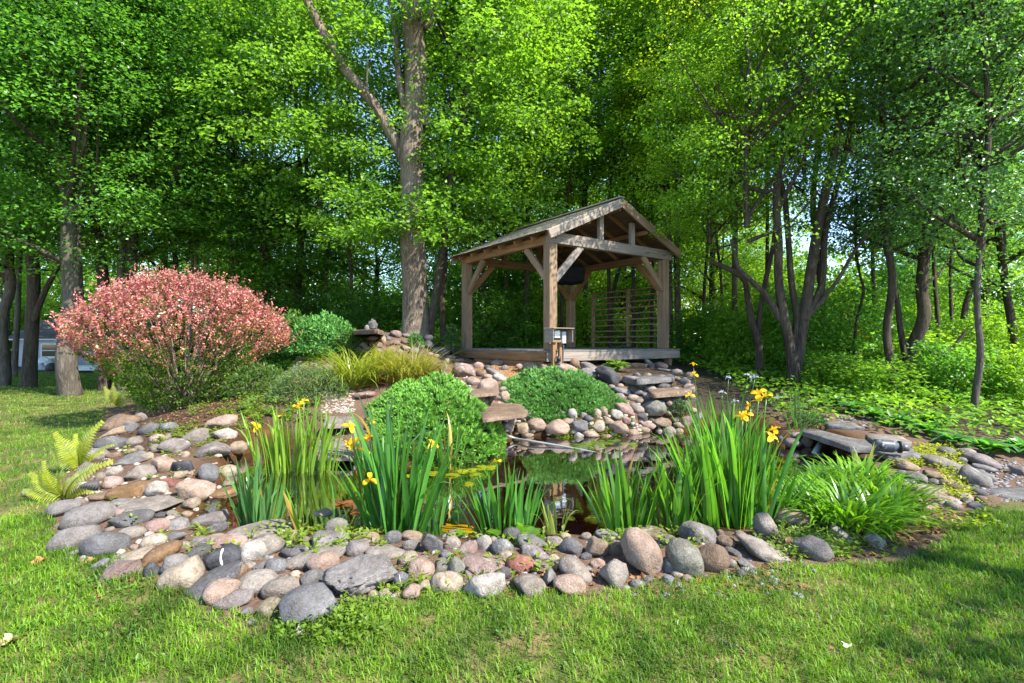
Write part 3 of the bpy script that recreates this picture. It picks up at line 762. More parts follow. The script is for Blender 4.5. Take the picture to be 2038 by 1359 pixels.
(601, 720, 36, 17, -4, 'greytan', 'b', "tan-grey stone topping the left bed's stone edging"),
(617, 743, 30, 24, 5, 'brown', 'r', "round brown boulder in the left bed's edging"),
(645, 737, 38, 21, 8, 'purple', 'b', 'purple-grey rock at the left end of the grass clump'),
(653, 753, 45, 36, -20, 'brown', 'b', "big brown-pink boulder under the grass clump's left end"),
(625, 728, 17, 11, 0, 'grey', 'r', 'small grey stone between the edging rocks of the left bed'),
(602, 733, 17, 15, 0, 'tan', 'b', 'tan stone under the tan-grey topping stone of the edging'),
(724, 786, 44, 19, 4, 'pink', 'f', 'flat pink stone between the gravel and the left juniper'),
(589, 735, 20, 13, 0, 'grey', 'b', 'grey stone hidden in leaves at the end of the edging'),
(648, 771, 17, 11, 0, 'tan', 'b', 'small tan stone above the beige gravel'),
(647, 780, 19, 8, 0, 'white', 'f', "small pale flat stone at the gravel's edge"),
(722, 665, 17, 10, 0, 'bluegrey', 'r', 'blue-grey oval cobble under the dark fountain slab'),
(748, 665, 16, 8, 0, 'brown', 'r', 'brown cobble under the right end of the fountain slab'),
(742, 674, 26, 11, 4, 'tan', 'r', 'long tan cobble in the middle of the stone pile'),
(762, 676, 23, 12, -75, 'tan', 'r', 'upright tan-grey cobble in the stone pile'),
(788, 665, 23, 16, -10, 'mauve', 'r', 'brown-pink large cobble left of the big tree trunk'),
(807, 668, 19, 10, -12, 'grey', 'b', 'grey rough stone at the foot of the big trunk'),
(724, 687, 18, 11, 0, 'greytan', 'r', "grey round cobble at the stone pile's lower left"),
(749, 687, 26, 15, -8, 'brown', 'r', "dark brown boulder at the stone pile's base"),
(723, 677, 15, 8, 0, 'brown', 'r', 'small brown cobble at the left of the stone pile'),
(773, 674, 10, 9, 0, 'bluegrey', 'r', 'small pale blue stone in the pile beside the trunk'),
(775, 684, 21, 8, 30, 'brown', 'b', 'shaded brown rock behind the green tuft'),
(790, 682, 18, 11, -15, 'mauve', 'b', 'shaded mauve rock left of the green tuft'),
(853, 687, 22, 18, -50, 'bluegrey', 'r', 'blue-grey boulder with a bright face below the trunk'),
(835, 688, 21, 15, -40, 'grey', 'b', 'dark grey rock between the green tuft and blue-grey boulder'),
(878, 701, 37, 18, -10, 'bluegrey', 'r', 'wide blue-grey boulder in shade left of the deck'),
(897, 696, 22, 14, -20, 'dkgrey', 'r', 'dark boulder behind the wide blue-grey one'),
(857, 706, 15, 10, 0, 'pink', 'r', 'pinkish cobble in front of the wide blue-grey boulder'),
(870, 709, 16, 8, 0, 'pinktan', 'r', "pink-tan cobble at the grass clump's right end"),
(808, 693, 22, 10, -20, 'tan', 'b', 'tan-brown rock under the green tuft'),
(736, 706, 18, 8, 0, 'tan', 'b', 'tan stone between the stone pile and the grass clump'),
(898, 711, 19, 7, -4, 'pink', 'r', 'low pink cobble on the soil before the deck'),
(916, 718, 21, 8, 0, 'pink', 'r', 'wide pink cobble on the orange soil path'),
(1781, 922, 23, 11, -14, 'tan', 'b', 'pale tan stone just above the daylily leaves'),
(1859, 910, 41, 11, -10, 'greytan', 'b', 'low grey-tan stone behind the long rounded boulder'),
(1767, 910, 29, 10, -4, 'purple', 'f', 'low pinkish grey stone behind the daylily clump'),
]
# ------------------------------------------------------------------ leaf clouds
def leafcloud(C, D, N, L, W, rnd, fold=0.25):
    """folded rhombic leaves: base C, long axis D, normal N -> V, F3, rnd"""
    n = len(C); D = norm(D); S = norm(np.cross(D, N)); N = np.cross(S, D)
    L = L[:, None]; W = W[:, None]
    mid = C + D * L * .45
    V = np.stack([C, mid - S * W / 2 + N * W * fold, C + D * L, mid + S * W / 2 + N * W * fold], 1).reshape(-1, 3)
    i = np.arange(n)[:, None] * 4
    F3 = np.vstack([i + np.array([0, 2, 1]), i + np.array([0, 3, 2])])
    return V, None, F3, np.r_[rnd, rnd]
def cloud_mesh(name, lc):
    return mesh_np(name, lc[0], None, lc[2], attrs={'rnd': np.clip(lc[3], 0, 1)})
def sprays(cent, outw, per, rad, L, W, g, droop=0.35, flatness=0.2, upb=0.9):
    """flattened leafy sprays round centres; outw = outward directions"""
    m = len(cent); n = m * per
    c = np.repeat(cent, per, 0); o = np.repeat(outw, per, 0); r = np.repeat(np.broadcast_to(rad, (m,)), per)
    tone = np.repeat(g.normal(0, .13, m), per)
    a = g.uniform(0, 2 * math.pi, n); q = np.sqrt(g.random(n)) * r
    ax = norm(np.cross(o, [0, 0, 1.0]) + 1e-6)
    oh = norm(o * [1, 1, 0.25])
    off = ax * (np.cos(a) * q)[:, None] + oh * (np.sin(a) * q)[:, None]
    P = c + off + np.array([0, 0, 1.0]) * (g.normal(0, flatness, n) * r - droop * q * q / r)[:, None]
    D = norm(off + o * .4 * r[:, None] + g.normal(0, .35, (n, 3)) * r[:, None]) + np.array([0, 0, -.28])
    N = np.array([0, 0, upb]) + g.normal(0, .42, (n, 3)) + o * .25
    return leafcloud(P, D, N, L * g.uniform(.7, 1.3, n), W * g.uniform(.7, 1.25, n), .5 + tone + g.normal(0, .2, n))
def crown_proto(seed, R, H, m, per, L, W, shape=0.8, spray=0.75, nl=26, trunk_r=0.10):
    """leaf mesh + limb mesh for a crown whose base is at the origin"""
    g = np.random.default_rng(seed)
    t = g.random(m) ** 0.85
    prof = np.sin(math.pi * np.clip(t ** shape * .93 + .05, 0, 1)) ** .75
    a = g.uniform(0, 2 * math.pi, m); r = R * prof * np.sqrt(g.uniform(.12, 1, m))
    C = np.stack([r * np.cos(a), r * np.sin(a), t * H], -1)
    C += g.normal(0, .25, (m, 3))
    o = norm(np.stack([np.cos(a), np.sin(a), .15 + 0 * a], -1))
    lc = sprays(C, o, per, spray * g.uniform(.6, 1.3, m), L, W, g)
    tb = []
    for k in g.choice(m, nl, replace=False):
        e = C[k]; z0 = max(-.6, e[2] - np.hypot(e[0], e[1]) * g.uniform(.45, .95))
        s = np.array([0, 0, z0]); q = (s + e) / 2 + np.array([0, 0, -.12 * np.hypot(e[0], e[1])]) + g.normal(0, .15, 3)
        p = smooth_path([s, q, e], 7); rr = np.linspace(.014 + .016 * np.linalg.norm(e - s), .008, 7)
        tb.append(tube(p, rr, 5, False))
    axis_p = np.stack([g.normal(0, .08, 8), g.normal(0, .08, 8), np.linspace(-.3, H * .93, 8)], -1); axis_p[0, :2] = 0
    tb.append(tube(axis_p, np.linspace(trunk_r, .015, 8), 7, False))
    V, q4, _ = join(tb)
    return cloud_mesh('crown', lc), mesh_np('limb', V, q4, smooth=True)
PROTO = [crown_proto(11, 3.4, 10.0, 260, 100, .105, .085), crown_proto(12, 2.8, 11.0, 220, 100, .10, .08, .9), crown_proto(13, 4.0, 9.0, 280, 105, .105, .085, .7, .8),
         crown_proto(14, 2.2, 8.5, 160, 95, .095, .08, .85, .6, 20, .07), crown_proto(15, 3.2, 10.5, 200, 105, .105, .085, .75, .75),
         crown_proto(16, 3.0, 8.0, 210, 110, .085, .07, .85, .6, 30, .08)]
def shrub_proto(seed, R, H, m, per, L, W):
    g = np.random.default_rng(seed)
    a = g.uniform(0, 2 * math.pi, m); t = g.random(m); r = R * np.sqrt(g.uniform(.05, 1, m)) * (1 - .35 * t)
    C = np.stack([r * np.cos(a), r * np.sin(a), H * (.12 + .88 * t) * (1 - .4 * (r / R) ** 2)], -1)
    o = norm(np.stack([np.cos(a), np.sin(a), .4 + 0 * a], -1))
    lc = sprays(C, o, per, .32 * R * g.uniform(.6, 1.2, m), L, W, g, .3, .25, .8)
    tb = []
    for k in g.choice(m, 9, replace=False):
        b = g.normal(0, .06, 3); b[2] = -.08
        tb.append(tube(smooth_path([b, (b + C[k]) / 2 + g.normal(0, .08, 3), C[k]], 6), np.linspace(.018, .005, 6) * R, 5, False))
    V, q4, _ = join(tb)
    return cloud_mesh('foliage', lc), mesh_np('stem', V, q4, smooth=True)
SHRUB = [shrub_proto(21, 1.2, 2.0, 85, 42, .10, .075), shrub_proto(22, 1.4, 2.6, 110, 40, .11, .08), shrub_proto(23, 1.0, 1.2, 70, 42, .085, .06)]
for pr in PROTO + SHRUB:
    pr[0].materials.append(M['leaf']); pr[1].materials.append(M['bark_dark'])

ANCH = [(20, 'at the shed left end'), (85, 'over the grey shed'), (150, 'behind the thick brown trunk'), (230, 'behind the red bush left half'), (300, 'behind the dark trunk pair'), (360, 'left of the pale birches'), (430, 'behind the pale birches'), (500, 'behind the red bush right half'), (570, 'right of the red bush'), (640, 'above the feathery plants'), (700, 'above the juniper shrub'), (755, 'above the stone pile'), (810, 'left of the big furrowed trunk'), (870, 'behind the big furrowed trunk'),
    (930, 'between the big trunk and the gazebo'), (1000, 'seen through the gazebo left bay'), (1080, 'seen left of the front gazebo post'), (1150, 'seen behind the front gazebo post'), (1225, 'behind the trellis left half'), (1310, 'behind the trellis right half'), (1370, 'just right of the gazebo'), (1425, 'between the gazebo and the tall slim trunk'), (1480, 'behind the tall slim trunk'), (1540, 'left of the multi-stem tree'), (1600, 'behind the multi-stem tree'), (1660, 'right of the multi-stem tree'),
    (1725, 'left of the trunk pair over the hostas'), (1790, 'behind the trunk pair over the hostas'), (1850, 'right of the dark leaning trunk'), (1905, 'left of the lone slim trunk'), (1960, 'behind the lone slim trunk'), (9999, 'at the photo right border')]
def where(px): return next(w for lim, w in ANCH if px < lim)
# ------------------------------------------------------------------ trees
def crown_on(root, k, loc, rot, sx, sz, color, mat=None, name='crown'):
    for me, nm in ((PROTO[k][0], name), (PROTO[k][1], 'limb')):
        o = bpy.data.objects.new(nm, me); COL.objects.link(o); o.parent = root
        o.location = loc; o.rotation_euler = (0, 0, rot); o.scale = (sx, sx, sz)
        o.color = (*color, 1)
        if nm == name and mat is not None:
            o.material_slots[0].link = 'OBJECT'; o.material_slots[0].material = mat
G_MID = (.115, .255, .03); G_DARK = (.062, .175, .034); G_BLUE = (.075, .18, .055); G_LIME = (.16, .31, .03); G_YEL = (.235, .35, .03); G_SOFT = (.11, .22, .04); G_EM = (.08, .22, .034)
def tree(name, label, Yd, path, dia, crowns, bark='bark_dark', group=None, cat='tree', flare=1.15, sides=9, extra=()):
    """path: photo points of the trunk from its foot up, at distance Yd; crowns: (proto, height, turn, width, tallness, colour[, material])"""
    p0 = at(path[0][0], path[0][1], Yd)
    gz = float(hz(p0.x, p0.y)) - .12
    pts = [Vector((p0.x, Yd, gz))] + [at(a, b, Yd) for a, b in path if EYE - (b - 679.5) / F * Yd > gz + .3]
    g = np.random.default_rng(int(path[0][0] * 7 + Yd * 13))
    for q in pts[1:]: q.y += g.normal(0, .10)
    root = empty(name, pts[0], label, cat, group)
    base = np.array(pts[0])
    P = smooth_path([np.array(q) - base for q in pts], 5 * len(pts)) if len(pts) > 1 else None
    n = len(P); hh = P[:, 2]
    top = hh.max()
    r = dia / 2150 * Yd * (1 - .45 * hh / max(top * 1.25, 4)) ; r *= 1 + (flare - 1) * np.exp(-hh / .35)
    V, q4, t3 = tube(P, r, sides)
    k = n * sides; th = np.tile(np.arange(sides) / sides * 2 * math.pi, n)
    V[:k, :2] += (V[:k, :2] - np.repeat(P[:, :2], sides, 0)) * (.10 * noise3(np.c_[np.cos(th), np.sin(th), V[:k, 2] * .5 + base[0]] * 1.6))[:, None]
    put('trunk', mesh_np('trunk', V, q4, t3, smooth=True), M[bark], root)
    for e in extra:                                    # forks: (photo points, diameter px)
        pe = [np.array(at(a, b, Yd)) - base for a, b in e[0]]
        pe = smooth_path(pe, 6 * len(pe)); pe[:, 1] += np.linspace(0, e[2] if len(e) > 2 else 0, len(pe))
        V, q4, t3 = tube(pe, e[1] / 2000 * Yd * np.linspace(1, .55, len(pe)), 8)
        put('branch', mesh_np('branch', V, q4, t3, smooth=True), M[bark], root)
    for c in crowns:
        k, h, rot, sx, sz, col = c[:6]
        zz = h - base[2]
        i = int(np.argmin(np.abs(hh - zz))); ax = P[i] if zz <= top else P[-1]
        dx = c[7] if len(c) > 7 else (0, 0)
        crown_on(root, k, (ax[0] + dx[0], ax[1] + dx[1], zz), rot, sx, sz, col, c[6] if len(c) > 6 else None)
    return root
GL = M['leaf_glossy']
# the big maple beside the gazebo
def maple():
    Yd = 13.6
    path = [(826, 672), (823, 600), (825, 480), (822, 380), (820, 290), (826, 200), (824, 100), (822, 20), (824, -120), (815, -300), (820, -480)]
    root = tree('maple_tree', 'tallest thick-trunked tree with furrowed bark left of the timber gazebo', Yd, path, 54, [], 'bark', flare=1.28, sides=24,
        extra=[([(815, 345), (797, 300), (770, 250), (735, 195), (690, 140), (655, 85), (632, 45), (600, -20), (560, -110), (520, -260)], 26, 0.3),
               ([(846, 60), (868, 18), (885, -30), (930, -110), (960, -220)], 22, -.3), ([(806, 215), (792, 150), (786, 100), (780, 40), (760, -60)], 16, .5),
               ([(845, 250), (851, 215)], 20, -.1), ([(776, 258), (758, 232), (742, 205), (733, 180), (738, 130)], 7, -.2), ([(846, 300), (862, 310), (868, 345)], 5, -.3),
               ([(660, 75), (672, 60), (690, 40)], 6, .2)])
    g = np.random.default_rng(77)
    cen, out = [], []
    for cx, cy, rx, ry, n in [(-3.6, .3, 2.4, 2.2, 130), (2.0, .2, 2.8, 2.4, 120), (0, 1.0, 2.5, 2.0, 60)]:
        for _ in range(n):
            a = g.uniform(0, 6.28); q = math.sqrt(g.random())
            z = g.uniform(5.0, 13.5)
            if abs(cx + rx * q * math.cos(a)) < 1.0 and cy + ry * q * math.sin(a) < .5: continue
            cen.append((cx + rx * q * math.cos(a), cy + ry * q * math.sin(a), z)); out.append((math.cos(a), math.sin(a), .1))
    # low boughs seen in front of and beside the trunk (photo points)
    for px, py, dy, n, s in [(770, 425, -.9, 7, 45), (735, 420, -.6, 9, 50), (868, 440, -.6, 5, 22), (650, 440, .2, 8, 50), (690, 330, -.3, 8, 50), (815, 215, -.6, 2, 20), (860, 400, -.5, 6, 40), (930, 420, -.2, 12, 50), (1000, 380, .4, 12, 60), (890, 330, -.2, 10, 50), (960, 300, .2, 10, 55), (830, 30, -.8, 4, 40), (760, 120, .3, 8, 50), (960, 200, .3, 12, 60), (640, 230, .4, 10, 60)]:
        for _ in range(n):
            q = at(px + g.normal(0, s), py + g.normal(0, s * .55), Yd + dy + g.normal(0, .3)); q -= root.location
            cen.append(tuple(q)); a = g.uniform(0, 6.28); out.append((math.cos(a), math.sin(a) - .5, .1))
    cen = np.array(cen); out = norm(np.array(out, float))
    lc = sprays(cen, out, 84, .60 * g.uniform(.6, 1.3, len(cen)), .12, .105, g)
    o = put('crown', cloud_mesh('crown', lc), M['leaf'], root); o.color = (.105, .235, .034, 1)
    return root
maple()
W_ = 'woodland tree'
# ---- left wood edge
tree('woodland_tree', 'thick straight brown trunk rising directly behind the red bush left side', 14.5, [(143, 718), (143, 600), (147, 450), (150, 320), (155, 200), (158, 90), (160, 0), (162, -150)], 39, [(2, 4.2, .3, 1.05, 1.0, G_EM, GL), (0, 7.5, 1.3, 1.2, 1.0, G_DARK, GL)], 'bark_grey', extra=[([(143, 470), (128, 410), (115, 350), (105, 280), (85, 190), (60, 100)], 15, .3), ([(165, 420), (195, 400), (225, 385)], 8)])
tree('woodland_tree', 'dark trunk in front of the grey shed with a side branch', 17, [(57, 735), (60, 640), (66, 540), (62, 430), (60, 330), (70, 200), (60, 60)], 26, [(0, 4.6, 1.2, 1.1, 1.0, G_DARK, GL), (4, 8.5, 2.2, 1.2, .9, G_EM)], 'bark_dark', extra=[([(66, 640), (85, 590), (108, 545), (135, 500)], 12)])
tree('woodland_tree', 'dark bent trunk just right of the thick straight brown one', 16, [(208, 700), (206, 560), (197, 480), (188, 420), (186, 300), (190, 180), (200, 40)], 24, [(1, 4.5, .6, 1.2, 1.0, G_EM, GL), (4, 8, 2.0, 1.1, 1, G_DARK)], 'bark_dark', extra=[([(196, 470), (175, 490), (150, 470)], 7)])
tree('woodland_tree', 'dark trunk of the close pair above the red bush, the thicker', 16, [(262, 700), (262, 560), (272, 440), (278, 360), (292, 250), (295, 120), (320, 0)], 27, [(2, 4.6, 4.1, 1.0, 1.0, G_EM, GL), (0, 8.5, .4, 1.2, 1, G_DARK)], 'bark_dark', extra=[([(275, 400), (240, 330), (235, 240), (270, 130), (330, 50)], 10)])
tree('woodland_tree', 'sunlit thinner trunk leaning beside the thicker one above the red bush', 15.8, [(243, 700), (244, 560), (249, 450), (247, 380), (250, 260), (245, 120)], 14, [(3, 4.8, 2.7, 1.0, 1.0, G_MID)], 'bark_grey')
tree('woodland_tree', 'trunk at the photo left border beside the grey shed', 17.5, [(6, 742), (8, 640), (14, 560), (6, 480), (-10, 350), (-20, 200)], 20, [(4, 4.0, .9, 1.2, 1.1, G_EM), (0, 7.5, 3.9, 1.2, 1, G_DARK)], 'bark_grey')
tree('birch_tree', 'slim pale trunk with dark specks above the red bush top', 20, [(394, 690), (393, 540), (396, 430), (390, 300), (392, 150)], 9, [(3, 5.8, 1.9, 1.1, 1.1, G_LIME)], 'bark_pale')
tree('birch_tree', 'slim pale tan trunk left of the speckled pale one', 20, [(379, 690), (380, 540), (378, 440), (382, 300), (378, 150)], 7, [(3, 5.4, .5, 1.1, 1.1, G_MID)], 'bark_pale')
tree('woodland_tree', 'thin dark trunk between the pair and the pale birches', 20, [(346, 700), (345, 540), (342, 430), (345, 300), (350, 100)], 11, [(1, 5.5, 5.1, 1.1, 1.0, G_MID)], 'bark_dark')
tree('woodland_tree', 'shaded trunk left of the brown trunk, over the shed roof', 22, [(28, 720), (35, 560), (40, 400), (52, 200)], 11, [(0, 5, 3.3, 1.1, 1.1, G_MID)], 'bark_grey')
tree('woodland_tree', 'slender trunk in the dense green left of the big maple', 19, [(600, 690), (598, 560), (612, 420), (610, 250), (620, 50)], 11, [(0, 3.2, 1.1, 1.15, 1.15, G_MID), (3, 2.2, 4.4, 1.1, .6, G_DARK)], 'bark_dark')
tree('woodland_tree', 'slender leaning trunk half hidden right of the red bush', 18, [(525, 690), (530, 560), (520, 420), (500, 250), (480, 50)], 12, [(4, 3.4, 3.1, 1.1, 1.1, G_EM), (3, 2.4, .4, 1.2, .6, G_DARK)], 'bark_dark')
tree('woodland_tree', 'trunk close behind the big maple on its right side', 15.2, [(855, 662), (866, 600), (880, 500), (890, 420), (905, 330), (925, 240), (940, 140), (960, 30), (975, -80)], 19, [(4, 8.2, 1.6, 1.1, 1, G_MID)], 'bark_grey', extra=[([(925, 250), (945, 190), (965, 110), (990, 20), (1000, -60)], 12, .3)])
tree('woodland_tree', 'dark trunk between the big maple and the gazebo', 16.5, [(882, 672), (880, 600), (886, 520), (884, 400), (880, 300)], 14, [(3, 5.2, 2.6, 1.2, 1.1, G_DARK)], 'bark_dark')
tree('woodland_tree', 'dark trunk seen through the gazebo beside its left post', 18, [(962, 672), (963, 590), (960, 480), (955, 330)], 10, [(1, 4.6, 1.2, 1.1, 1, G_MID)], 'bark_dark')
tree('woodland_tree', 'thin trunk seen through the middle of the gazebo', 19, [(1006, 672), (1008, 590), (1005, 480), (1020, 300)], 9, [(0, 5.2, .2, 1.1, 1, G_LIME)], 'bark_dark')
tree('woodland_tree', 'paler thin trunk seen left of the front gazebo post', 21, [(1050, 674), (1048, 590), (1052, 400), (1060, 200)], 11, [(4, 5.6, 3.2, 1.2, 1, G_MID)], 'bark_grey')
tree('woodland_tree', 'twin-forked trunk above the gazebo roof ridge', 21, [(1165, 690), (1165, 480), (1160, 350), (1150, 290), (1130, 200), (1115, 90)], 12, [(0, 7.5, 2.2, 1.15, 1.0, G_LIME)], 'bark_dark', extra=[([(1160, 350), (1185, 280), (1195, 200), (1200, 100)], 10), ([(1162, 380), (1215, 300), (1240, 200)], 8)])
tree('woodland_tree', 'crooked trunk behind the trellis slats', 18.5, [(1216, 684), (1218, 620), (1225, 560), (1240, 520), (1265, 440), (1285, 340), (1300, 220)], 10, [(1, 6.0, 5.2, 1.1, 1, G_LIME)], 'bark_dark', extra=[([(1228, 690), (1262, 640), (1296, 590), (1320, 550)], 7)])
# ---- right wood edge
tree('woodland_tree', 'straight trunk pair partner rising over the gazebo roof right slope', 17, [(1352, 700), (1350, 520), (1352, 400), (1352, 330), (1358, 200), (1350, 60)], 14, [(1, 4.2, .1, 1.05, 1.1, G_LIME)], 'bark_grey')
tree('woodland_tree', 'slim trunk hard beside the straight one over the gazebo roof', 17.2, [(1334, 700), (1332, 520), (1332, 420), (1330, 300), (1322, 150)], 9, [(3, 5.2, 4.1, 1.2, 1.1, G_MID)], 'bark_grey')
tree('woodland_tree', 'tall slim trunk midway between the gazebo and the multi-stem clump', 15.5, [(1463, 720), (1468, 560), (1460, 440), (1457, 350), (1460, 200), (1466, 60), (1470, -60)], 13, [(4, 5.2, 2.9, 1.0, 1.0, G_YEL), (1, 8.5, 1.0, 1.0, 1, G_LIME)], 'bark_grey')
tree('woodland_tree', 'dark forked trunk leaning left of the multi-stem clump', 11.6, [(1510, 765), (1505, 690), (1495, 640), (1490, 590), (1478, 560), (1450, 540), (1415, 520)], 16, [(5, 4.0, 1.4, .6, .6, G_LIME)], 'bark_dark', extra=[([(1506, 690), (1516, 620), (1530, 560), (1550, 480), (1560, 400), (1575, 300)], 12, .4)])
tree('multistem_tree', 'big multi-stem tree standing behind the right iris bed', 10.4, [(1575, 778), (1572, 720), (1560, 640), (1553, 560), (1547, 480), (1542, 410), (1555, 340), (1570, 260)], 21,
     [(5, 4.2, 1.4, .75, 1.0, G_MID, None, (-.6, 0)), (5, 5.4, 3.4, .42, 1.0, G_LIME, None, (.7, .4))], 'bark_dark', flare=1.8, sides=12,
     extra=[([(1580, 770), (1592, 690), (1605, 620), (1618, 540), (1632, 460), (1650, 380), (1668, 310), (1680, 240), (1690, 150)], 24, .2), ([(1570, 720), (1590, 640), (1584, 560), (1582, 470), (1578, 380), (1560, 300), (1540, 230)], 15, .5),
            ([(1555, 640), (1530, 590), (1500, 555), (1480, 530), (1468, 470)], 14, .3), ([(1600, 640), (1640, 570), (1652, 480), (1665, 430), (1690, 360), (1720, 260), (1740, 170)], 15, .6), ([(1610, 630), (1660, 560), (1690, 500), (1740, 440)], 9, -.3),
            ([(1547, 420), (1585, 340), (1600, 300), (1612, 250)], 10, -.2)])
tree('woodland_tree', 'straight brown trunk just right of the multi-stem clump', 14, [(1647, 760), (1645, 740), (1638, 660), (1632, 600), (1630, 520), (1622, 400), (1626, 250)], 15, [(1, 7.4, .9, .5, .8, G_MID)], 'bark_dark')
tree('woodland_tree', 'upright trunk left partner of the dark leaning one, over the hostas', 10.6, [(1773, 812), (1770, 740), (1768, 660), (1764, 560), (1760, 480), (1766, 380), (1780, 250)], 17, [(5, 4.0, .9, .8, 1.0, G_BLUE, GL)], 'bark_dark')
tree('woodland_tree', 'dark thick trunk over the hostas with a low branch', 10.8, [(1792, 815), (1800, 750), (1818, 690), (1832, 630), (1836, 560), (1850, 450), (1860, 330)], 27, [(5, 3.4, 2.4, .95, 1.0, G_BLUE, GL), (5, 6.6, 1.4, 1.0, 1.0, G_MID)], 'bark_dark', extra=[([(1805, 770), (1832, 750), (1855, 720), (1885, 690), (1905, 660)], 10, -.2), ([(1806, 730), (1800, 660), (1800, 600), (1795, 520)], 13, .3)])
tree('woodland_tree', 'slim trunk standing alone nearest the path right of the hostas', 8.8, [(1938, 878), (1942, 790), (1946, 700), (1944, 600), (1950, 480), (1960, 340)], 14, [(5, 3.4, 3.0, .75, .9, G_BLUE, GL)], 'bark_grey')
tree('woodland_tree', 'thin sapling trunk between the multi-stem clump and the dark trunk', 12, [(1706, 782), (1700, 700), (1708, 640), (1720, 580), (1712, 540), (1700, 460)], 7, [(5, 3.6, 1.0, .45, .45, G_LIME)], 'bark_dark')
tree('woodland_tree', 'shaded trunk near the photo right border', 12.5, [(2005, 790), (2005, 690), (1998, 560), (1985, 430), (1990, 250)], 17, [(5, 3.6, 5.0, 1.1, 1.1, G_BLUE, GL), (4, 7.5, 2.0, .9, .9, G_LIME)], 'bark_dark')
tree('woodland_tree', 'leaning dark trunk deep in the wood behind the lone slim trunk', 17, [(1905, 760), (1912, 680), (1935, 600), (1960, 500)], 15, [(1, 4.5, 1.0, 1.1, 1, G_LIME)], 'bark_dark')
tree('red_leaf_sapling', 'small sapling with orange-red leaves deep in the right wood', 16.5, [(1702, 740), (1700, 690), (1706, 640), (1712, 610)], 5, [], 'bark_dark')
_g = np.random.default_rng(5)
_r = [o for o in COL.objects if o.name == 'red_leaf_sapling'][0]
_c = np.array([np.array(at(1700 + _g.normal(0, 10), py + _g.normal(0, 7), 16.4)) - np.array(_r.location) for py in (630, 636, 650, 655, 675, 680, 668) for _ in range(2)])
_o = put('crown', cloud_mesh('crown', sprays(_c, norm(_g.normal(0, 1, (len(_c), 3))), 26, .28, .12, .09, _g)), M['leaf'], _r); _o.color = (.36, .10, .05, 1)

SL_ = [('slim dark trunk leaning above the gazebo roof middle', 17.5, [(1118, 690), (1122, 450), (1140, 340), (1165, 240), (1175, 120)], 9), ('slim dark trunk rising right above the gazebo ridge', 18.2, [(1210, 690), (1212, 420), (1222, 320), (1236, 230), (1240, 120)], 9),
    ('slim trunk over the gazebo right roof slope, leaning right', 17.6, [(1262, 690), (1258, 450), (1262, 360), (1285, 270), (1300, 160)], 8), ('slim straight trunk over the gazebo right roof slope', 18.6, [(1298, 690), (1300, 480), (1296, 350), (1300, 230), (1296, 100)], 8),
    ('slim curved trunk just left of the tall slim one', 16.6, [(1408, 715), (1402, 600), (1410, 470), (1395, 350), (1400, 220)], 8), ('slim trunk between the tall slim one and the dark forked one', 17.2, [(1440, 720), (1436, 560), (1425, 430), (1435, 300)], 7),
    ('slim trunk seen behind the dark forked trunk', 16.8, [(1532, 730), (1528, 600), (1534, 460), (1528, 300), (1540, 150)], 9), ('slim trunk between the thin sapling and the trunk pair', 16.2, [(1738, 740), (1742, 620), (1736, 500), (1748, 380), (1760, 240)], 9),
    ('slim trunk behind the dark leaning one, tilting left', 15.6, [(1872, 760), (1866, 640), (1872, 500), (1858, 380), (1850, 250)], 9), ('thin trunk between the dark leaning one and the lone slim one', 15.2, [(1902, 770), (1898, 640), (1905, 500), (1912, 350)], 8),
    ('thin trunk in the deep shade left of the big maple', 18, [(700, 690), (702, 560), (694, 430), (700, 300), (690, 150)], 8), ('thin trunk above the mounded juniper shrub', 18.4, [(655, 690), (650, 560), (660, 420), (650, 300)], 7), ('thin trunk over the red bush right end', 17.4, [(470, 690), (466, 540), (460, 420), (470, 250)], 8)]
for k, (lab, Yd, path, dia) in enumerate(SL_):
    tree('woodland_tree', lab, Yd, path, dia, [(3, 7.2 + (k % 3), k * 1.3, .7, .8, [G_MID, G_LIME, G_YEL][k % 3])], 'bark_dark')
# ---- trees further in: alike, none told apart
BGN = [0]
def far_tree(x, y, k, zb, s, sz, col, dia):
    z = float(hz(np.clip(x, -39, 39), min(y, 58))) - .1
    root = empty('background_tree', (x, y, z), ('slender tree in the near background, ' if y < 26 else 'slender tree deep in the wood, ' if y < 34 else 'slender tree at the far back of the wood, ') + where(1019 + 1000 * x / y), 'tree', 'trees deeper in the wood')
    g = np.random.default_rng(int(1000 + abs(x) * 31 + y * 17))
    top = zb + 4
    P = smooth_path([(0, 0, 0), (g.normal(0, .12), 0, top * .4), (g.normal(0, .3), 0, top)], 9)
    V, q4, t3 = tube(P, np.linspace(dia, dia * .6, 9), 7)
    put('trunk', mesh_np('trunk', V, q4, t3, smooth=True), M['bark_dark'], root)
    crown_on(root, k, (P[5][0], P[5][1], zb), g.uniform(0, 6.28), s, sz, col)
g = np.random.default_rng(99)
cols = [G_MID, G_LIME, G_MID, G_EM, G_YEL, G_SOFT, G_LIME]
for row, (yy, n, span) in enumerate([(23, 9, 24), (30, 12, 32), (38, 13, 40)]):
    for i in range(n):
        x = -span + 2 * span * (i + .5) / n + g.normal(0, .7)
        if yy == 23 and -24 < x < -18: continue
        px = 1019 + 1000 * x / yy
        if 1545 - (70 if yy == 23 else 30) < px < 1770 + (70 if yy == 23 else 30): continue
        zb = g.uniform(1.6, 4.0) if yy > 23 else g.uniform(2.6, 4.5)
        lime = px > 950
        far_tree(x, yy + g.normal(0, 1.2), int(g.integers(0, 5)), zb, g.uniform(.95, 1.25), g.uniform(.85, 1.2) * (0.8 if 1480 < px < 1800 else 1), (cols[int(g.integers(0, 7))] if lime else [G_MID, G_EM, G_MID, G_SOFT][int(g.integers(0, 4))]), g.uniform(.10, .2))
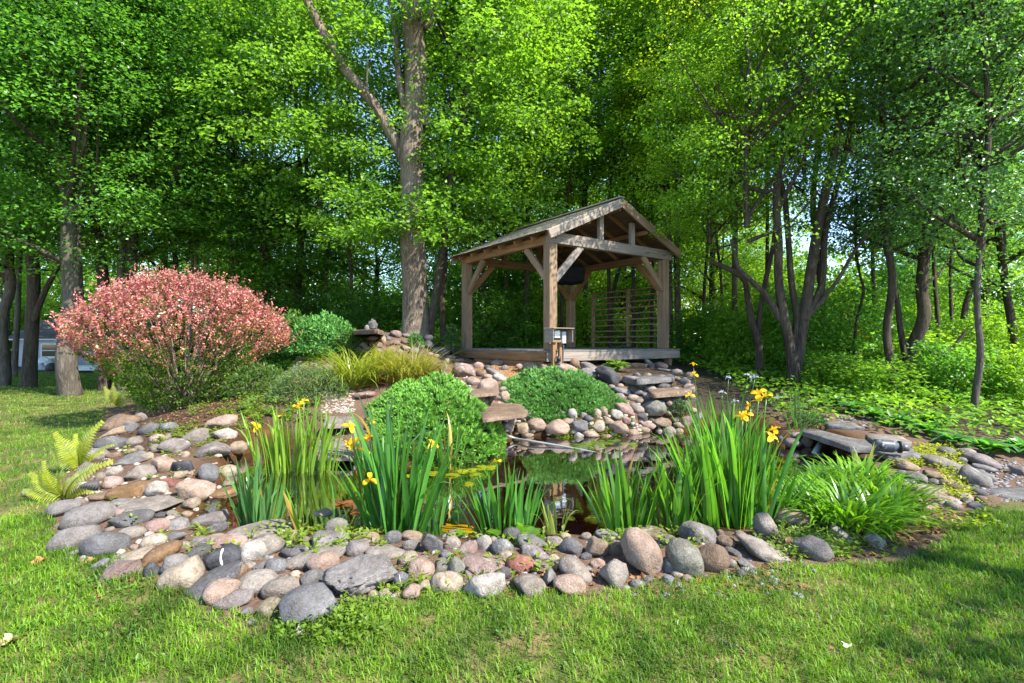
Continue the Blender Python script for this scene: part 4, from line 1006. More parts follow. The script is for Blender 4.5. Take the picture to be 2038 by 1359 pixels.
# far wood that reads as one mass
g = np.random.default_rng(123)
m = 1900; a = g.uniform(R_(38), R_(142), m); rr = g.uniform(43, 56, m)
C = np.stack([rr * np.cos(a), rr * np.sin(a), 0.3 + 17 * g.random(m) ** 1.15 * (0.75 + .25 * np.sin(a * 23))], -1)
C[:, 2] *= np.where((np.degrees(a) > 52) & (np.degrees(a) < 64), .66, 1)
C[:900, 2] *= .48
o = put('far_woods', cloud_mesh('far_woods', sprays(C, norm(np.c_[-C[:, :2] * .1, np.full(m, .3)]), 75, 1.7, .36, .28, g)), M['leaf'])
o.color = (*G_MID, 1); o['kind'] = 'stuff'; o['label'] = 'far wood of mixed green leaves behind the trees'

# ------------------------------------------------------------------ understory shrubs
SH_N = {}
def shrub(px, Yd, k, s, sz, col, label, group=None, name='shrub', z=None):
    x = (px - 1019) / F * Yd
    root = empty(name, (x, Yd, float(hz(x, Yd)) - .03 if z is None else z), label, 'shrub', group)
    g = np.random.default_rng(int(px * 3 + Yd * 7))
    rot = g.uniform(0, 6.28)
    for me, nm in ((SHRUB[k][0], 'foliage'), (SHRUB[k][1], 'stem')):
        o = put(nm, me, None, root); o.rotation_euler = (0, 0, rot); o.scale = (s, s, sz); o.color = (*col, 1)
    return root
UL = 'leafy green bush of the dense undergrowth on the wood edge'
g = np.random.default_rng(31)
spots = []
for px in range(560, 1340, 62): spots.append((px + g.normal(0, 14), g.uniform(17, 22), 1))
for px in range(300, 800, 70): spots.append((px + g.normal(0, 14), g.uniform(20, 25), 1))
for px in range(1400, 2110, 52): spots.append((px + g.normal(0, 12), g.uniform(15.5, 20), 1))
for px in range(1450, 2140, 60): spots.append((px + g.normal(0, 12), g.uniform(11.8, 14), 0))
for px in list(range(1500, 1840, 36)) + list(range(900, 1340, 44)): spots.append((px + g.normal(0, 8), g.uniform(23, 28), 3))
for px in range(1650, 2160, 80): spots.append((px + g.normal(0, 12), g.uniform(9.6, 10.8), 2))
for px, Yd, k in spots:
    lime = px > 1100
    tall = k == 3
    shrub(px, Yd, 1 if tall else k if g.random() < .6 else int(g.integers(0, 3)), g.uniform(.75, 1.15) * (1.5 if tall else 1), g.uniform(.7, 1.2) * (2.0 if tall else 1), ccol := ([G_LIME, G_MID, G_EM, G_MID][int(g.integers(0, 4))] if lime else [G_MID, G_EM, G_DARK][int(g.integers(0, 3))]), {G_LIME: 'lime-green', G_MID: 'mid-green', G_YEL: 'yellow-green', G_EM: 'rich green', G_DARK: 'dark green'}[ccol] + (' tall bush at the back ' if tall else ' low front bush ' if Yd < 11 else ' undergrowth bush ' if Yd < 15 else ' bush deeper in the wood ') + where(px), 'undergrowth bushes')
# low leafy cover on the forest floor
n = 40000
y = g.uniform(6.8, 24, n); x = y * g.uniform(-.85, 1.1, n)
P = np.c_[x, y]; keep = (sdist(P, LAWN) > .2) & (np.where(x > 3.2, y > np.where(x > 5.2, 6.7, np.maximum(7.6, 11.3 - .75 * x)), y > 14.6)) & ~((x > -1.8) & (x < 4.4) & (y < 16.2))
P = P[keep]; x, y = P.T; n = len(x)
C = np.c_[x, y, hz(x, y) + g.uniform(.02, .28, n)]
o = put('groundcover', cloud_mesh('groundcover', leafcloud(C, g.normal(0, 1, (n, 3)) * [1, 1, .3], np.array([0, 0, 1]) + g.normal(0, .4, (n, 3)), g.uniform(.06, .14, n), g.uniform(.05, .1, n), .5 + .35 * fbm2(x, y, .5, 3.) + g.normal(0, .2, n))), M['leaf'])
o.color = (*G_MID, 1); o['kind'] = 'stuff'; o['label'] = 'low green ground cover on the forest floor'
# ------------------------------------------------------------------ gazebo
A0 = np.array([.80, 10.5, 0.0]); LU, LV = 3.68, 3.44
U_ = np.array([math.cos(R_(35.4)), math.sin(R_(35.4)), 0]); V_ = np.array([-math.sin(R_(35.4)), math.cos(R_(35.4)), 0])
DZ = 1.37
UU, VV = Vector(U_), Vector(V_)
gz = empty('gazebo', tuple(A0 + [0, 0, DZ]), 'weathered timber gazebo with gable roof on a raised wooden deck', 'gazebo')
def L(u, v, z): return UU * u + VV * v + Vector((0, 0, z - DZ))
def gb(name, a, b, w, h, mat='timber', up=(0, 0, 1), bev=.006): return beam(name, L(*a), L(*b), w, h, M[mat], gz, up, bev)
for u, v in ((0, 0), (LU, 0), (0, LV), (LU, LV)):
    p = gb('post', (u, v, DZ), (u, v, 3.598), .21, .21, 'timber', tuple(U_), .008)
    for du, dv, la in ((.128, 0, .292), (-.128, 0, .292), (0, .128, .21), (0, -.128, .21)):
        ax = VV if du else UU
        c = L(u + du, v + dv, DZ + .075)
        t_ = beam('base_trim', c - ax * la / 2, c + ax * la / 2, .04, .15, M['timber'], gz)
        t_.parent = p; t_.matrix_local = p.matrix_local.inverted() @ t_.matrix_local
gb('tie_beam', (-.105, -.04, 3.715), (LU + .2, -.04, 3.715), .13, .23, 'timber_grey')
gb('tie_beam', (.075, LV, 3.70), (LU - .075, LV, 3.70), .13, .20, 'timber_warm')
for u in (0, LU): gb('eave_beam', (u, .03, 3.69), (u, LV + .2, 3.69), .13, .18, 'timber_warm')
SL = .453
def rz(u): return 3.80 + SL * ((u if u <= LU / 2 else LU - u) + .28)
def brace(u, v, au, av, ln=.74, mat='timber'):
    s = .10
    a = L(u + au * s, v + av * s, 3.6 - ln); b = L(u + au * (ln + s - .02), v + av * (ln + s - .02), 3.597)
    d = (b - a).normalized()
    return beam('knee_brace', a - d * .03, b + d * .02, .07, .15, M[mat], gz, up=(0, 0, 1))
brace(0, -.045, 1, 0, mat='timber_grey'); brace(LU, -.045, -1, 0); brace(0, 0.01, 0, 1); brace(LU, 0.01, 0, 1, mat='timber_warm')
brace(0, LV, 1, 0, mat='timber_warm'); brace(LU, LV, -1, 0, mat='timber_warm'); brace(0, LV, 0, -1); brace(LU, LV, 0, -1, mat='timber_warm')
ap = LU / 2
for s, (u0, u1) in (('l', (-.28, ap)), ('r', (LU + .28, ap))):
    for v, m in ((-.30, 'timber_grey' if s == 'l' else 'timber'), (LV + .33, 'timber')):
        a = L(u0, v, rz(u0) - .085); b = L(u1, v, rz(u1) - .085)
        d = (b - a).normalized()
        beam('rake_board', a, b - d * .004, .05, .19, M[m], gz)
    for v in np.arange(.32, LV + .1, .62):
        a = L(u0 * .9 if s == 'l' else u0 - .03, v, rz(u0) - .085); b = L(u1 + (-.022 if s == 'l' else .022), v, rz(u1) - .095)
        beam('rafter', a, b, .045, .10, M['timber_warm'], gz)
    # roof boards under the shingles
    sl = math.hypot(ap + .28, SL * (ap + .28)); nb = 15
    for k in range(nb):
        f0 = (k + .5) / nb; u = u0 + (u1 - u0) * f0; z = rz(u) - .018
        nrm = Vector((0, 0, 1)) * math.cos(math.atan(SL)) - UU * math.sin(math.atan(SL)) * (1 if s == 'l' else -1)
        beam('roof_board', L(u, -.265, z), L(u, LV + .30, z), sl / nb - .006, .02, M['roof_under'], gz, up=tuple(nrm), bev=0)
    gs = np.random.default_rng(8 if s == 'l' else 9); nc, ns = 12, 16; wv = (LV + .68) / ns
    for k in range(nc):
        for j in range(ns):
            f0 = (k + .5) / nc; u = u0 + (u1 - u0) * (f0 - .012) - (.03 if s == 'l' else -.03); z = rz(u) + .012 + .006 * gs.random()
            v = -.33 + wv * (j + .5 + (.25 if k % 2 else -.0)) * (ns / (ns + .3))
            tl = math.atan(SL) - .07; sg = 1 if s == 'l' else -1
            dl_ = UU * math.cos(tl) * sg + Vector((0, 0, 1)) * math.sin(tl)
            c = L(u, v, z) + dl_ * gs.normal(0, .006)
            nrm = Vector((0, 0, 1)) * math.cos(tl) - UU * math.sin(tl) * sg
            h = sl / nc * .60
            o = beam('shingle', c - dl_ * h, c + dl_ * h, wv - .012, .012, M['shingle'], gz, up=tuple(nrm), bev=0)
gb('ridge_beam', (ap, -.26, 4.60), (ap, LV + .28, 4.60), .04, .20, 'timber_warm')
gb('ridge_cap', (ap, -.33, 4.80), (ap, LV + .36, 4.80), .14, .03, 'shingle')
for u in (1.42, 2.46): gb('gable_strut', (u, -.05, 3.832), (u, -.05, rz(u) - .13), .09, .13, 'timber_grey', tuple(U_))
for u in (1.2, 2.46): gb('gable_strut', (u, LV, 3.802), (u, LV, rz(u) - .10), .09, .13, 'timber_warm', tuple(U_))
gb('collar_beam', (.62, 1.62, 4.06), (LU - .62, 1.62, 4.06), .05, .15, 'timber_warm')
for u in (.9, LU - .9): gb('purlin', (u, -.24, rz(u) - .20), (u, LV + .25, rz(u) - .20), .07, .09, 'timber_warm')
for u, v in ((0.02, -.112), (LU - .1, -.112), (.72, -.112), (2.95, -.112)):
    for k in (-.04, .04):
        c = L(u + k, v, 3.70)
        b = put('bolt', mesh_np('bolt', *tube([(0, 0, 0), tuple(-V_ * .012)], .012, 8)), M['dark'], gz); b.location = c
# deck
gd = np.random.default_rng(4)
for k in range(27):
    v = -.26 + .148 * k + .072
    gb('deck_board', (-.31 + gd.normal(0, .004), v, DZ - .02 + gd.normal(0, .0015)), (LU + .34 + gd.normal(0, .004), v, DZ - .02), .138, .036, 'deck_wood', bev=.004)
gb('fascia', (-.29, -.235, DZ - .135), (LU + .33, -.235, DZ - .135), .04, .19, 'timber_grey')
gb('fascia', (-.29, -.21, DZ - .135), (-.29, 3.72, DZ - .135), .04, .19, 'timber_warm')
gb('fascia', (LU + .30, -.21, DZ - .135), (LU + .30, 3.72, DZ - .135), .04, .19, 'timber_grey')
gb('skirt_board', (-.27, -.10, DZ - .325), (-.27, 2.6, DZ - .325), .04, .18, 'timber_warm')
gb('skirt_board', (-.25, -.12, DZ - .36), (.35, -.12, DZ - .36), .04, .2, 'timber_warm')
for u, v in ((LU + .1, -.08), (LU * .5, -.05), (LU + .1, 3.4), (.1, 3.4), (LU + .1, 1.7)):
    x, y = (A0 + U_ * u + V_ * v)[:2]; zg = float(hz(x, y)) - .1
    if zg < DZ - .24: gb('support_post', (u, v, zg), (u, v, DZ - .235), .13, .13, 'timber', tuple(U_))
for v in (.5, 1.5, 2.5, 3.4): gb('joist', (-.2, v, DZ - .12), (LU + .25, v, DZ - .12), .04, .15, 'roof_under')
# a flat dark cable coil lying on the deck by the right post
c = A0 + U_ * 2.95 + V_ * .75
pts = [(.30 * math.cos(a) * (1 + .08 * math.sin(3 * a)), .17 * math.sin(a), .02 + .006 * a / 3) for a in np.linspace(0, 15, 60)]
o = put('cable_coil', mesh_np('cable_coil', *tube(pts, .012, 6), smooth=True), M['dark'], None, (c[0], c[1], DZ)); tag(o, 'flat coil of dark cable lying on the deck near the right post', 'cable')
# dark netting bundle under the roof
g = np.random.default_rng(2)
V, Fi = ICO[4]; V = V.copy(); V = np.sign(V) * np.abs(V) ** .7; V *= [.40, .34, .27]; n_ = noise3(V * 4.0); V *= (1 + .16 * n_ + .07 * noise3(V * 13))[:, None]; V[:, 2] = np.where(V[:, 2] > .17, .17 + .2 * (V[:, 2] - .17), V[:, 2])
c = A0 + U_ * 2.05 + V_ * 1.7
nb_ = empty('hanging_bundle', (c[0], c[1], 3.30), 'black netting bundle hanging under the gazebo roof before the back post', 'hanging bundle')
put('net', mesh_np('net', V, None, Fi, smooth=True), M['blackcloth'], nb_)
for dx in (-.2, .2): put('cord', mesh_np('cord', *tube([(dx, 0, .12), (dx * .7, 0, .70)], .008, 6)), M['dark'], nb_)

# trellis behind the deck
c = A0 + U_ * (LU + .62) + V_ * .35
tz = float(hz(c[0], c[1]))
tr_ = empty('trellis', (c[0], c[1], 1.15), 'open timber trellis of thin horizontal slats behind the gazebo', 'trellis')
def T(v, z, o=0): return VV * v + UU * o + Vector((0, 0, z - 1.15))
for v in (.05, 1.35, 2.75): beam('trellis_post', T(v, .75), T(v, 3.06), .075, .075, M['timber'], tr_, up=tuple(U_))
for k in range(11): beam('slat', T(-.1, 1.36 + .165 * k, -.05), T(2.85, 1.36 + .165 * k, -.05), .022, .035, M['timber'], tr_, bev=0)
# outlet stand in front of the left deck corner
c = at(1112, 690, 9.95); zg = float(hz(c.x, c.y))
os_ = empty('outlet_stand', (c.x, c.y, zg), 'small wooden outlet shelter on two legs before the front gazebo post', 'outlet stand')
def Q_(u, v, z): return UU * u + VV * v + Vector((0, 0, z - zg))
for u in (-.09, .085): beam('leg', Q_(u, .06, zg - .15), Q_(u, .06, 1.56), .07, .07, M['timber_warm'], os_, up=tuple(U_))
beam('back_panel', Q_(-.24, .12, 1.665), Q_(.24, .12, 1.665), .018, .26, M['timber_warm'], os_)
for u in (-.25, .25): beam('side_panel', Q_(u, -.14, 1.665), Q_(u, .13, 1.665), .018, .27, M['timber_grey'], os_)
beam('top_panel', Q_(-.27, -.01, 1.81), Q_(.27, -.01, 1.81), .32, .018, M['timber_grey'], os_)
beam('cross_rail', Q_(-.16, -.0, 1.555), Q_(.13, -.0, 1.555), .04, .05, M['timber'], os_)
ob = beam('outlet_cover', Q_(-.13, .03, 1.69), Q_(.02, .03, 1.69), .12, .15, M['white_plastic'], os_, bev=.012)
gb_ = beam('outlet_box', Q_(.06, .0, 1.63), Q_(.16, .0, 1.63), .09, .24, M['grey_metal'], os_, bev=.008)
for nm, hgt, th, mt, dy in (('cover_plate', .19, .01, 'white_plastic', -.052), ('socket', .13, .012, 'dark', -.06)):
    o = beam(nm, Q_(.07 if nm == 'cover_plate' else .088, dy, 1.62), Q_(.15 if nm == 'cover_plate' else .132, dy, 1.62), th, hgt, M[mt], os_, bev=.003)
    o.parent = gb_; o.matrix_local = gb_.matrix_local.inverted() @ o.matrix_local
cp = [tuple(Q_(.125, .0, 1.5)), tuple(Q_(.13, .02, 1.3)), tuple(Q_(.12, .03, zg - .1))]
put('conduit', mesh_np('conduit', *tube(smooth_path(cp, 9), .016, 7), smooth=True), M['grey_plastic'], os_)
cp = [tuple(Q_(-.03, -.03, 1.16)), tuple(Q_(-.03, -.03, 1.26))]
put('timer', mesh_np('timer', *tube(cp, .045, 9)), M['dark'], os_)
cp = [tuple(Q_(-.03, -.03, 1.2)), tuple(Q_(-.02, -.06, 1.08)), tuple(Q_(.0, -.12, zg + .0))]
put('plug_cord', mesh_np('plug_cord', *tube(smooth_path(cp, 8), .018, 6), smooth=True), M['grey_plastic'], os_)

# ------------------------------------------------------------------ shed far left
sx0, sx1, sy = -27.6, -21.3, 28.0; sz0 = float(hz(-24.5, 28)) - .05
sh = empty('shed', (sx0, sy, sz0), 'grey garden shed with white trim beyond the left lawn', 'shed')
def sb(name, x0, x1, y0, y1, z0, z1, mat, parent=sh, bev=0.0):
    o = put(name, box_mesh(x1 - x0, y1 - y0, z1 - z0, bev, M[mat]), None, parent)
    o.location = ((x0 + x1) / 2, (y0 + y1) / 2, (z0 + z1) / 2)
    return o
WX = sx1 - sx0
sb('wall', 0, WX, 0, 4, 0, 1.72, 'siding')
for k in range(8): sb('siding_board', 0, WX, -.02, -.003, .04 + .2 * k, .22 + .2 * k, 'siding')
sb('eave_trim', -.2, WX + .2, -.26, -.2, 1.60, 1.76, 'white_paint'); sb('corner_trim', -.03, .1, -.05, -.022, 0, 1.6, 'white_paint')
bm = bmesh.new()
vs = [bm.verts.new(p) for p in [(-.3, -.3, 1.75), (WX + .3, -.3, 1.75), (WX + .3, 2, 2.85), (-.3, 2, 2.85), (WX + .3, 4.3, 1.75), (-.3, 4.3, 1.75), (-.3, -.3, 1.68), (WX + .3, -.3, 1.68), (WX + .3, 4.3, 1.68), (-.3, 4.3, 1.68)]]
for f_ in [(0, 1, 2, 3), (3, 2, 4, 5), (0, 3, 5, 9, 6), (1, 7, 8, 4, 2), (0, 6, 7, 1), (5, 4, 8, 9), (6, 9, 8, 7)]: bm.faces.new([vs[i] for i in f_])
rme = bpy.data.meshes.new('roof'); bm.to_mesh(rme); bm.free(); put('roof', rme, M['roofing'], sh)
for wx in (1.45, 5.0):
    w = sb('window', wx - .06, wx + .86, -.06, -.024, .62, 1.42, 'white_paint')
    for z0, z1 in ((.70, 1.0), (1.05, 1.35)):
        p = sb('pane', wx + .02, wx + .78, -.075, -.062, z0, z1, 'glass'); p.parent = w; p.location = Vector(p.location) - Vector(w.location)
    sb('sill', wx - .12, wx + .92, -.11, -.062, .54, .61, 'white_paint')
d = sb('door', 2.85, 4.2, -.05, -.022, .02, 1.5, 'siding')
for nm, a, b in (('door_trim', (2.86, -.07, .06), (2.86, -.07, 1.48)), ('door_trim', (4.19, -.07, .06), (4.19, -.07, 1.48)), ('door_trim', (2.9, -.07, 1.45), (4.15, -.07, 1.45)), ('door_brace', (2.95, -.07, 1.38), (4.1, -.07, .12))):
    o = beam(nm, a, b, .03, .09, M['white_paint'], sh, bev=0); o.parent = d; o.matrix_local = d.matrix_local.inverted() @ o.matrix_local
sb('planter_box', 1.3, 2.35, -.35, -.125, .18, .52, 'white_paint')
def blobthing(name, px, py, Yd, s, mat, label, cat, nscale=3.0, amp=.2, zb=None):
    V, Fi = ICO[3]; V = V.copy() * s; V *= (1 + amp * noise3(V * nscale / max(s) + px))[:, None]; V[:, 2] = np.maximum(V[:, 2], -s[2] * .45)
    p = at(px, py, Yd); z = float(hz(np.clip(p.x, -39, 39), p.y)) + s[2] * .42 if zb is None else zb
    return tag(put(name, mesh_np(name, V, None, Fi, smooth=True), mat, None, (p.x, p.y, z)), label, cat)
blobthing('tarp_bundle', 92, 715, 26.6, (.42, .3, .45), M['white_paint'], 'crumpled white tarp bundle leaning before the shed door', 'tarp', 4, .45)
blobthing('tarp_bundle', 80, 722, 26.4, (.5, .3, .26), M['siding'], 'low grey covered heap before the shed window', 'tarp', 4, .4)
blobthing('barrow_tub', 104, 722, 26.3, (.3, .26, .3), M['dark'], 'black tub standing by the shed door', 'tub', 3, .1)
# upturned white boat and blue-topped marker post
p = at(171, 716, 26.3); V = []
for t_ in np.linspace(-1, 1, 13):
    for a in np.linspace(0, math.pi, 7): V.append((t_ * 1.0, .34 * math.sqrt(max(0, 1 - t_ ** 2)) * math.cos(a) + .02, .05 + (.26 + .1 * t_ * t_) * math.sqrt(max(0.02, 1 - t_ ** 4)) * math.sin(a)))
i = np.arange(12)[:, None] * 7; j = np.arange(6)[None]
Fq = np.stack([i + j, i + j + 1, i + 7 + j + 1, i + 7 + j], -1).reshape(-1, 4)
o = put('small_boat', mesh_np('small_boat', np.array(V), Fq, smooth=True), M['white_paint'], None, (p.x, p.y, float(hz(p.x, p.y)))); tag(o, 'small white boat lying hull up right of the shed door', 'boat')
p = at(149, 712, 26.2)
mp_ = empty('marker_post', (p.x, p.y, float(hz(p.x, p.y)) - .1), 'thin white marker post with blue top before the shed', 'post')
put('pole', mesh_np('pole', *tube([(0, 0, 0), (0, 0, .65)], .028, 6)), M['white_paint'], mp_); put('cap', mesh_np('cap', *tube([(0, 0, .65), (0, 0, .86)], .05, 6)), M['blue_paint'], mp_)

# ------------------------------------------------------------------ flagstones
def slab(quad, z_off, thick, col, label, tilt=0.0, seed=1, name='flagstone', z=None):
    """flat stone: outline given as photo points on one plane above the ground"""
    g = np.random.default_rng(seed)
    cx = sum(q[0] for q in quad) / len(quad); cy = sum(q[1] for q in quad) / len(quad)
    c = spot(cx, cy, z_off) if z is None else None
    zz = c.z if z is None else z
    P = [np.array([*flat(q[0], q[1], zz)]) for q in quad]
    out = []
    for a, b in zip(P, P[1:] + P[:1]):
        for t_ in np.linspace(0, 1, 7)[:-1]: out.append(a + (b - a) * t_ + g.normal(0, .014, 2))
    out = np.array(out); ce = out.mean(0); n = len(out)
    rings = [(1.0, -thick), (1.0, -.012), (.975, 0.0), (.6, .004), (.25, .006)]
    V = []
    for s, dz in rings:
        for p in ce + (out - ce) * s: V.append((p[0] - ce[0], p[1] - ce[1], dz + (.012 * noise3(np.array([[p[0] * 3, p[1] * 3, seed]]))[0] if dz > -.02 else 0) + tilt * (p[0] - ce[0])))
    V.append((0, 0, .006)); V = np.array(V)
    F4 = []
    for r in range(len(rings) - 1):
        for k in range(n): F4.append((r * n + k, r * n + (k + 1) % n, (r + 1) * n + (k + 1) % n, (r + 1) * n + k))
    F3 = [(len(rings) * n - n + k, len(rings) * n - n + (k + 1) % n, len(V) - 1) for k in range(n)]
    F3 += []
    me = mesh_np(name, V, F4, F3)
    o = put(name, me, ROCKMAT[col], None, (ce[0], ce[1], zz))
    bm = bmesh.new(); bm.from_mesh(me); bmesh.ops.recalc_face_normals(bm, faces=bm.faces); bm.to_mesh(me); bm.free()
    return tag(o, label, 'flagstone')
slab([(948,800),(1032,795),(1052,822),(962,833)], .10, .055, 'brown', 'tan stone spillway slab between the two junipers', seed=1, z=.50)
slab([(925,765),(985,760),(995,780),(935,786)], .05, .05, 'brown', 'half hidden slab above the stone spillway by the hose', seed=2)
slab([(648,822),(700,816),(708,842),(644,846)], .04, .06, 'greytan', 'upper grey stepping slab below the beige gravel', seed=3)
slab([(636,858),(704,852),(702,905),(626,906)], .06, .07, 'greytan', 'lower broad stepping slab at the water behind the back irises', seed=4)
slab([(1592,858),(1640,846),(1735,866),(1752,892),(1690,890)], .10, .07, 'slate', 'large sloping slate slab over the white pipe', seed=5, tilt=-.03)
slab([(1722,862),(1790,866),(1816,878),(1800,886),(1745,884)], .07, .05, 'greytan', 'grey slate slab behind the pipe fitting', seed=6)
slab([(1738,896),(1812,890),(1834,903),(1770,908)], .08, .045, 'slate', 'thin slate slab under the grey pipe fitting', seed=7)
slab([(1955,968),(2060,972),(2075,992),(1972,988)], .02, .05, 'slate', 'blue-grey path slab at the photo right border', seed=8)
slab([(1880,925),(1955,930),(1985,952),(1905,945)], .02, .04, 'slate', 'flat path stone below the hostas on the right path', seed=9)
slab([(1620,832),(1690,838),(1720,850),(1650,846)], .02, .05, 'slate', 'dark path slab behind the large sloping slate', seed=10)
slab([(1256,742),(1330,738),(1345,750),(1268,756)], .03, .09, 'slate', 'upper brown stone step below the deck corner', seed=11)
slab([(1275,768),(1365,763),(1378,776),(1300,782)], .03, .09, 'brown', 'middle brown stone step above the shaded gravel', seed=12)
slab([(702,657),(752,654),(764,660),(706,664)], .1, .10, 'brown', 'dark flat slab topping the stone pile left of the big trunk', seed=13, name='fountain_slab', z=1.80)

# ------------------------------------------------------------------ rocks
def rock_mesh(seed, kind, sc, level):
    g = np.random.default_rng(seed); V, Fi = ICO[level]; V = V.copy()
    o = g.uniform(-50, 50, 3)
    if kind == 'r':
        for k in range(7):
            n = norm(g.normal(0, 1, 3)); q = np.maximum(V @ n - g.uniform(.74, .95), 0); V -= (q * .85)[:, None] * n
    if kind in 'bagf':
        npl = {'b': 11, 'a': 14, 'g': 10, 'f': 8}[kind]; lo, hi = {'b': (.56, .86), 'a': (.42, .74), 'g': (.62, .88), 'f': (.6, .86)}[kind]
        for k in range(npl):
            n = norm(g.normal(0, 1, 3)); d = g.uniform(lo, hi)
            if kind == 'f' and k == 0: n = norm(np.array([g.normal(0, .08), g.normal(0, .08), 1])); d = .45
            if kind == 'g' and k == 0: n = norm(np.array([.25, -.35, .9])); d = .62
            s = np.maximum(V @ n - d, 0); V -= (s * (.95 if kind != 'b' else .9))[:, None] * n
    r = 1 + {'r': .10, 'b': .10, 'a': .05, 'g': .09, 'f': .08}[kind] * noise3(V * 1.25 + o)
    if kind != 'r': r += .06 * noise3(V * 2.6 + o) + .035 * noise3(V * 6 + o) + .016 * noise3(V * 14 + o)
    else: r += .055 * noise3(V * 2.2 + o) + .022 * noise3(V * 5 + o) + .008 * noise3(V * 12 + o)
    if kind in 'bga': r -= (.06 if kind != 'g' else .17) * np.clip(1 - np.abs(noise3(V * 1.7 + o * 2)) / (.07 if kind != 'g' else .09), 0, 1) ** 1.3
    if kind == 'g': r += .10 * noise3(V * 1.9 + o) - .10 * np.clip(1 - np.abs(noise3(V * 2.6 + o * 3)) / .08, 0, 1)
    V = V * r[:, None] * sc
    return V, Fi
def place_rock(i, px, py, w, h, rot, col, kind, label, lev=0):
    g = np.random.default_rng(500 + i)
    big = w * h > 5200
    p = spot(px, py, 0.02)
    for _ in range(2):
        k = p.y / F; a = w / 2 * k * 1.07; hv = h / 2 * k * 1.12
        th = math.atan2(py - 679.5, 1000.0); th = max(th, 0.02)
        b = a * g.uniform(.72, .9) if kind != 'f' else a * .8
        if b * math.sin(th) > hv * .82: b = hv * .82 / math.sin(th)
        c = math.sqrt(max(hv * hv - (b * math.sin(th)) ** 2, 0)) / math.cos(th)
        c = max(c, .33 * hv)
        p = spot(px, py, .45 * c if abs(rot) < 45 else .6 * a, water=-.06)
    V, Fi = rock_mesh(900 + i, kind, 1.0, lev or (5 if w > 150 else 4 if big else 3))
    ang = math.radians(-rot); sc = np.array([a, b, c])
    V = V * sc
    ex = np.abs(V).max(0); V *= sc / ex
    cy_, sy_ = math.cos(ang), math.sin(ang)
    V = np.stack([V[:, 0] * cy_ + V[:, 2] * sy_, V[:, 1], -V[:, 0] * sy_ + V[:, 2] * cy_], -1)
    # sight-line offset is small; face the stone to the ray so that its width reads true
    yaw = -math.atan2(p.x, p.y); cz, sz_ = math.cos(yaw), math.sin(yaw)
    V = np.stack([V[:, 0] * cz - V[:, 1] * sz_, V[:, 0] * sz_ + V[:, 1] * cz, V[:, 2]], -1)
    o = put('rock', mesh_np('rock', V, None, Fi, smooth=True), ROCKMAT[col], None, p)
    tag(o, label, 'rock', 'rocks edging the garden pond')
    return o
for i, r in enumerate(ROCKS):
    ro = place_rock(i, *r)
    if 'quartz stripe' in r[7] or 'white vein' in r[7]:
        # a band of quartz standing a hair proud across the stone
        me = ro.data; V = np.array([v.co[:] for v in me.vertices]); ex = np.abs(V).max(0)
        yy = np.linspace(-.75, .35, 12); xo = .33 if 'stripe' in r[7] else .1; W2 = .045 if 'stripe' in r[7] else .03
        bvh_pts = []
        from mathutils.bvhtree import BVHTree
        bt = BVHTree.FromPolygons([tuple(v) for v in V], [tuple(p.vertices) for p in me.polygons])
        for t_ in np.linspace(-.35, 1.15, 14):
            row = []
            for s_ in (-1, 0, 1):
                dx = ex[0] * (xo - .22 * (t_ - .3) + s_ * W2 * (1 + .3 * math.sin(t_ * 9)))
                org = Vector((dx, -3 * math.cos(t_), 3 * math.sin(t_))); hit = bt.ray_cast(org, (Vector((dx * .9, 0, 0)) - org).normalized())
                if hit[0] is not None: row.append(hit[0] + hit[1] * .003)
            if len(row) == 3: bvh_pts.append(row)
        VV2 = np.array([q[:] for row in bvh_pts for q in row]); n_ = len(bvh_pts)
        F4 = [(a * 3 + b, a * 3 + b + 1, a * 3 + 4 + b, a * 3 + 3 + b) for a in range(n_ - 1) for b in range(2)]
        put('quartz_stripe' if 'stripe' in r[7] else 'quartz_vein', mesh_np('quartz', VV2, F4, smooth=True), M['white_paint'], ro)

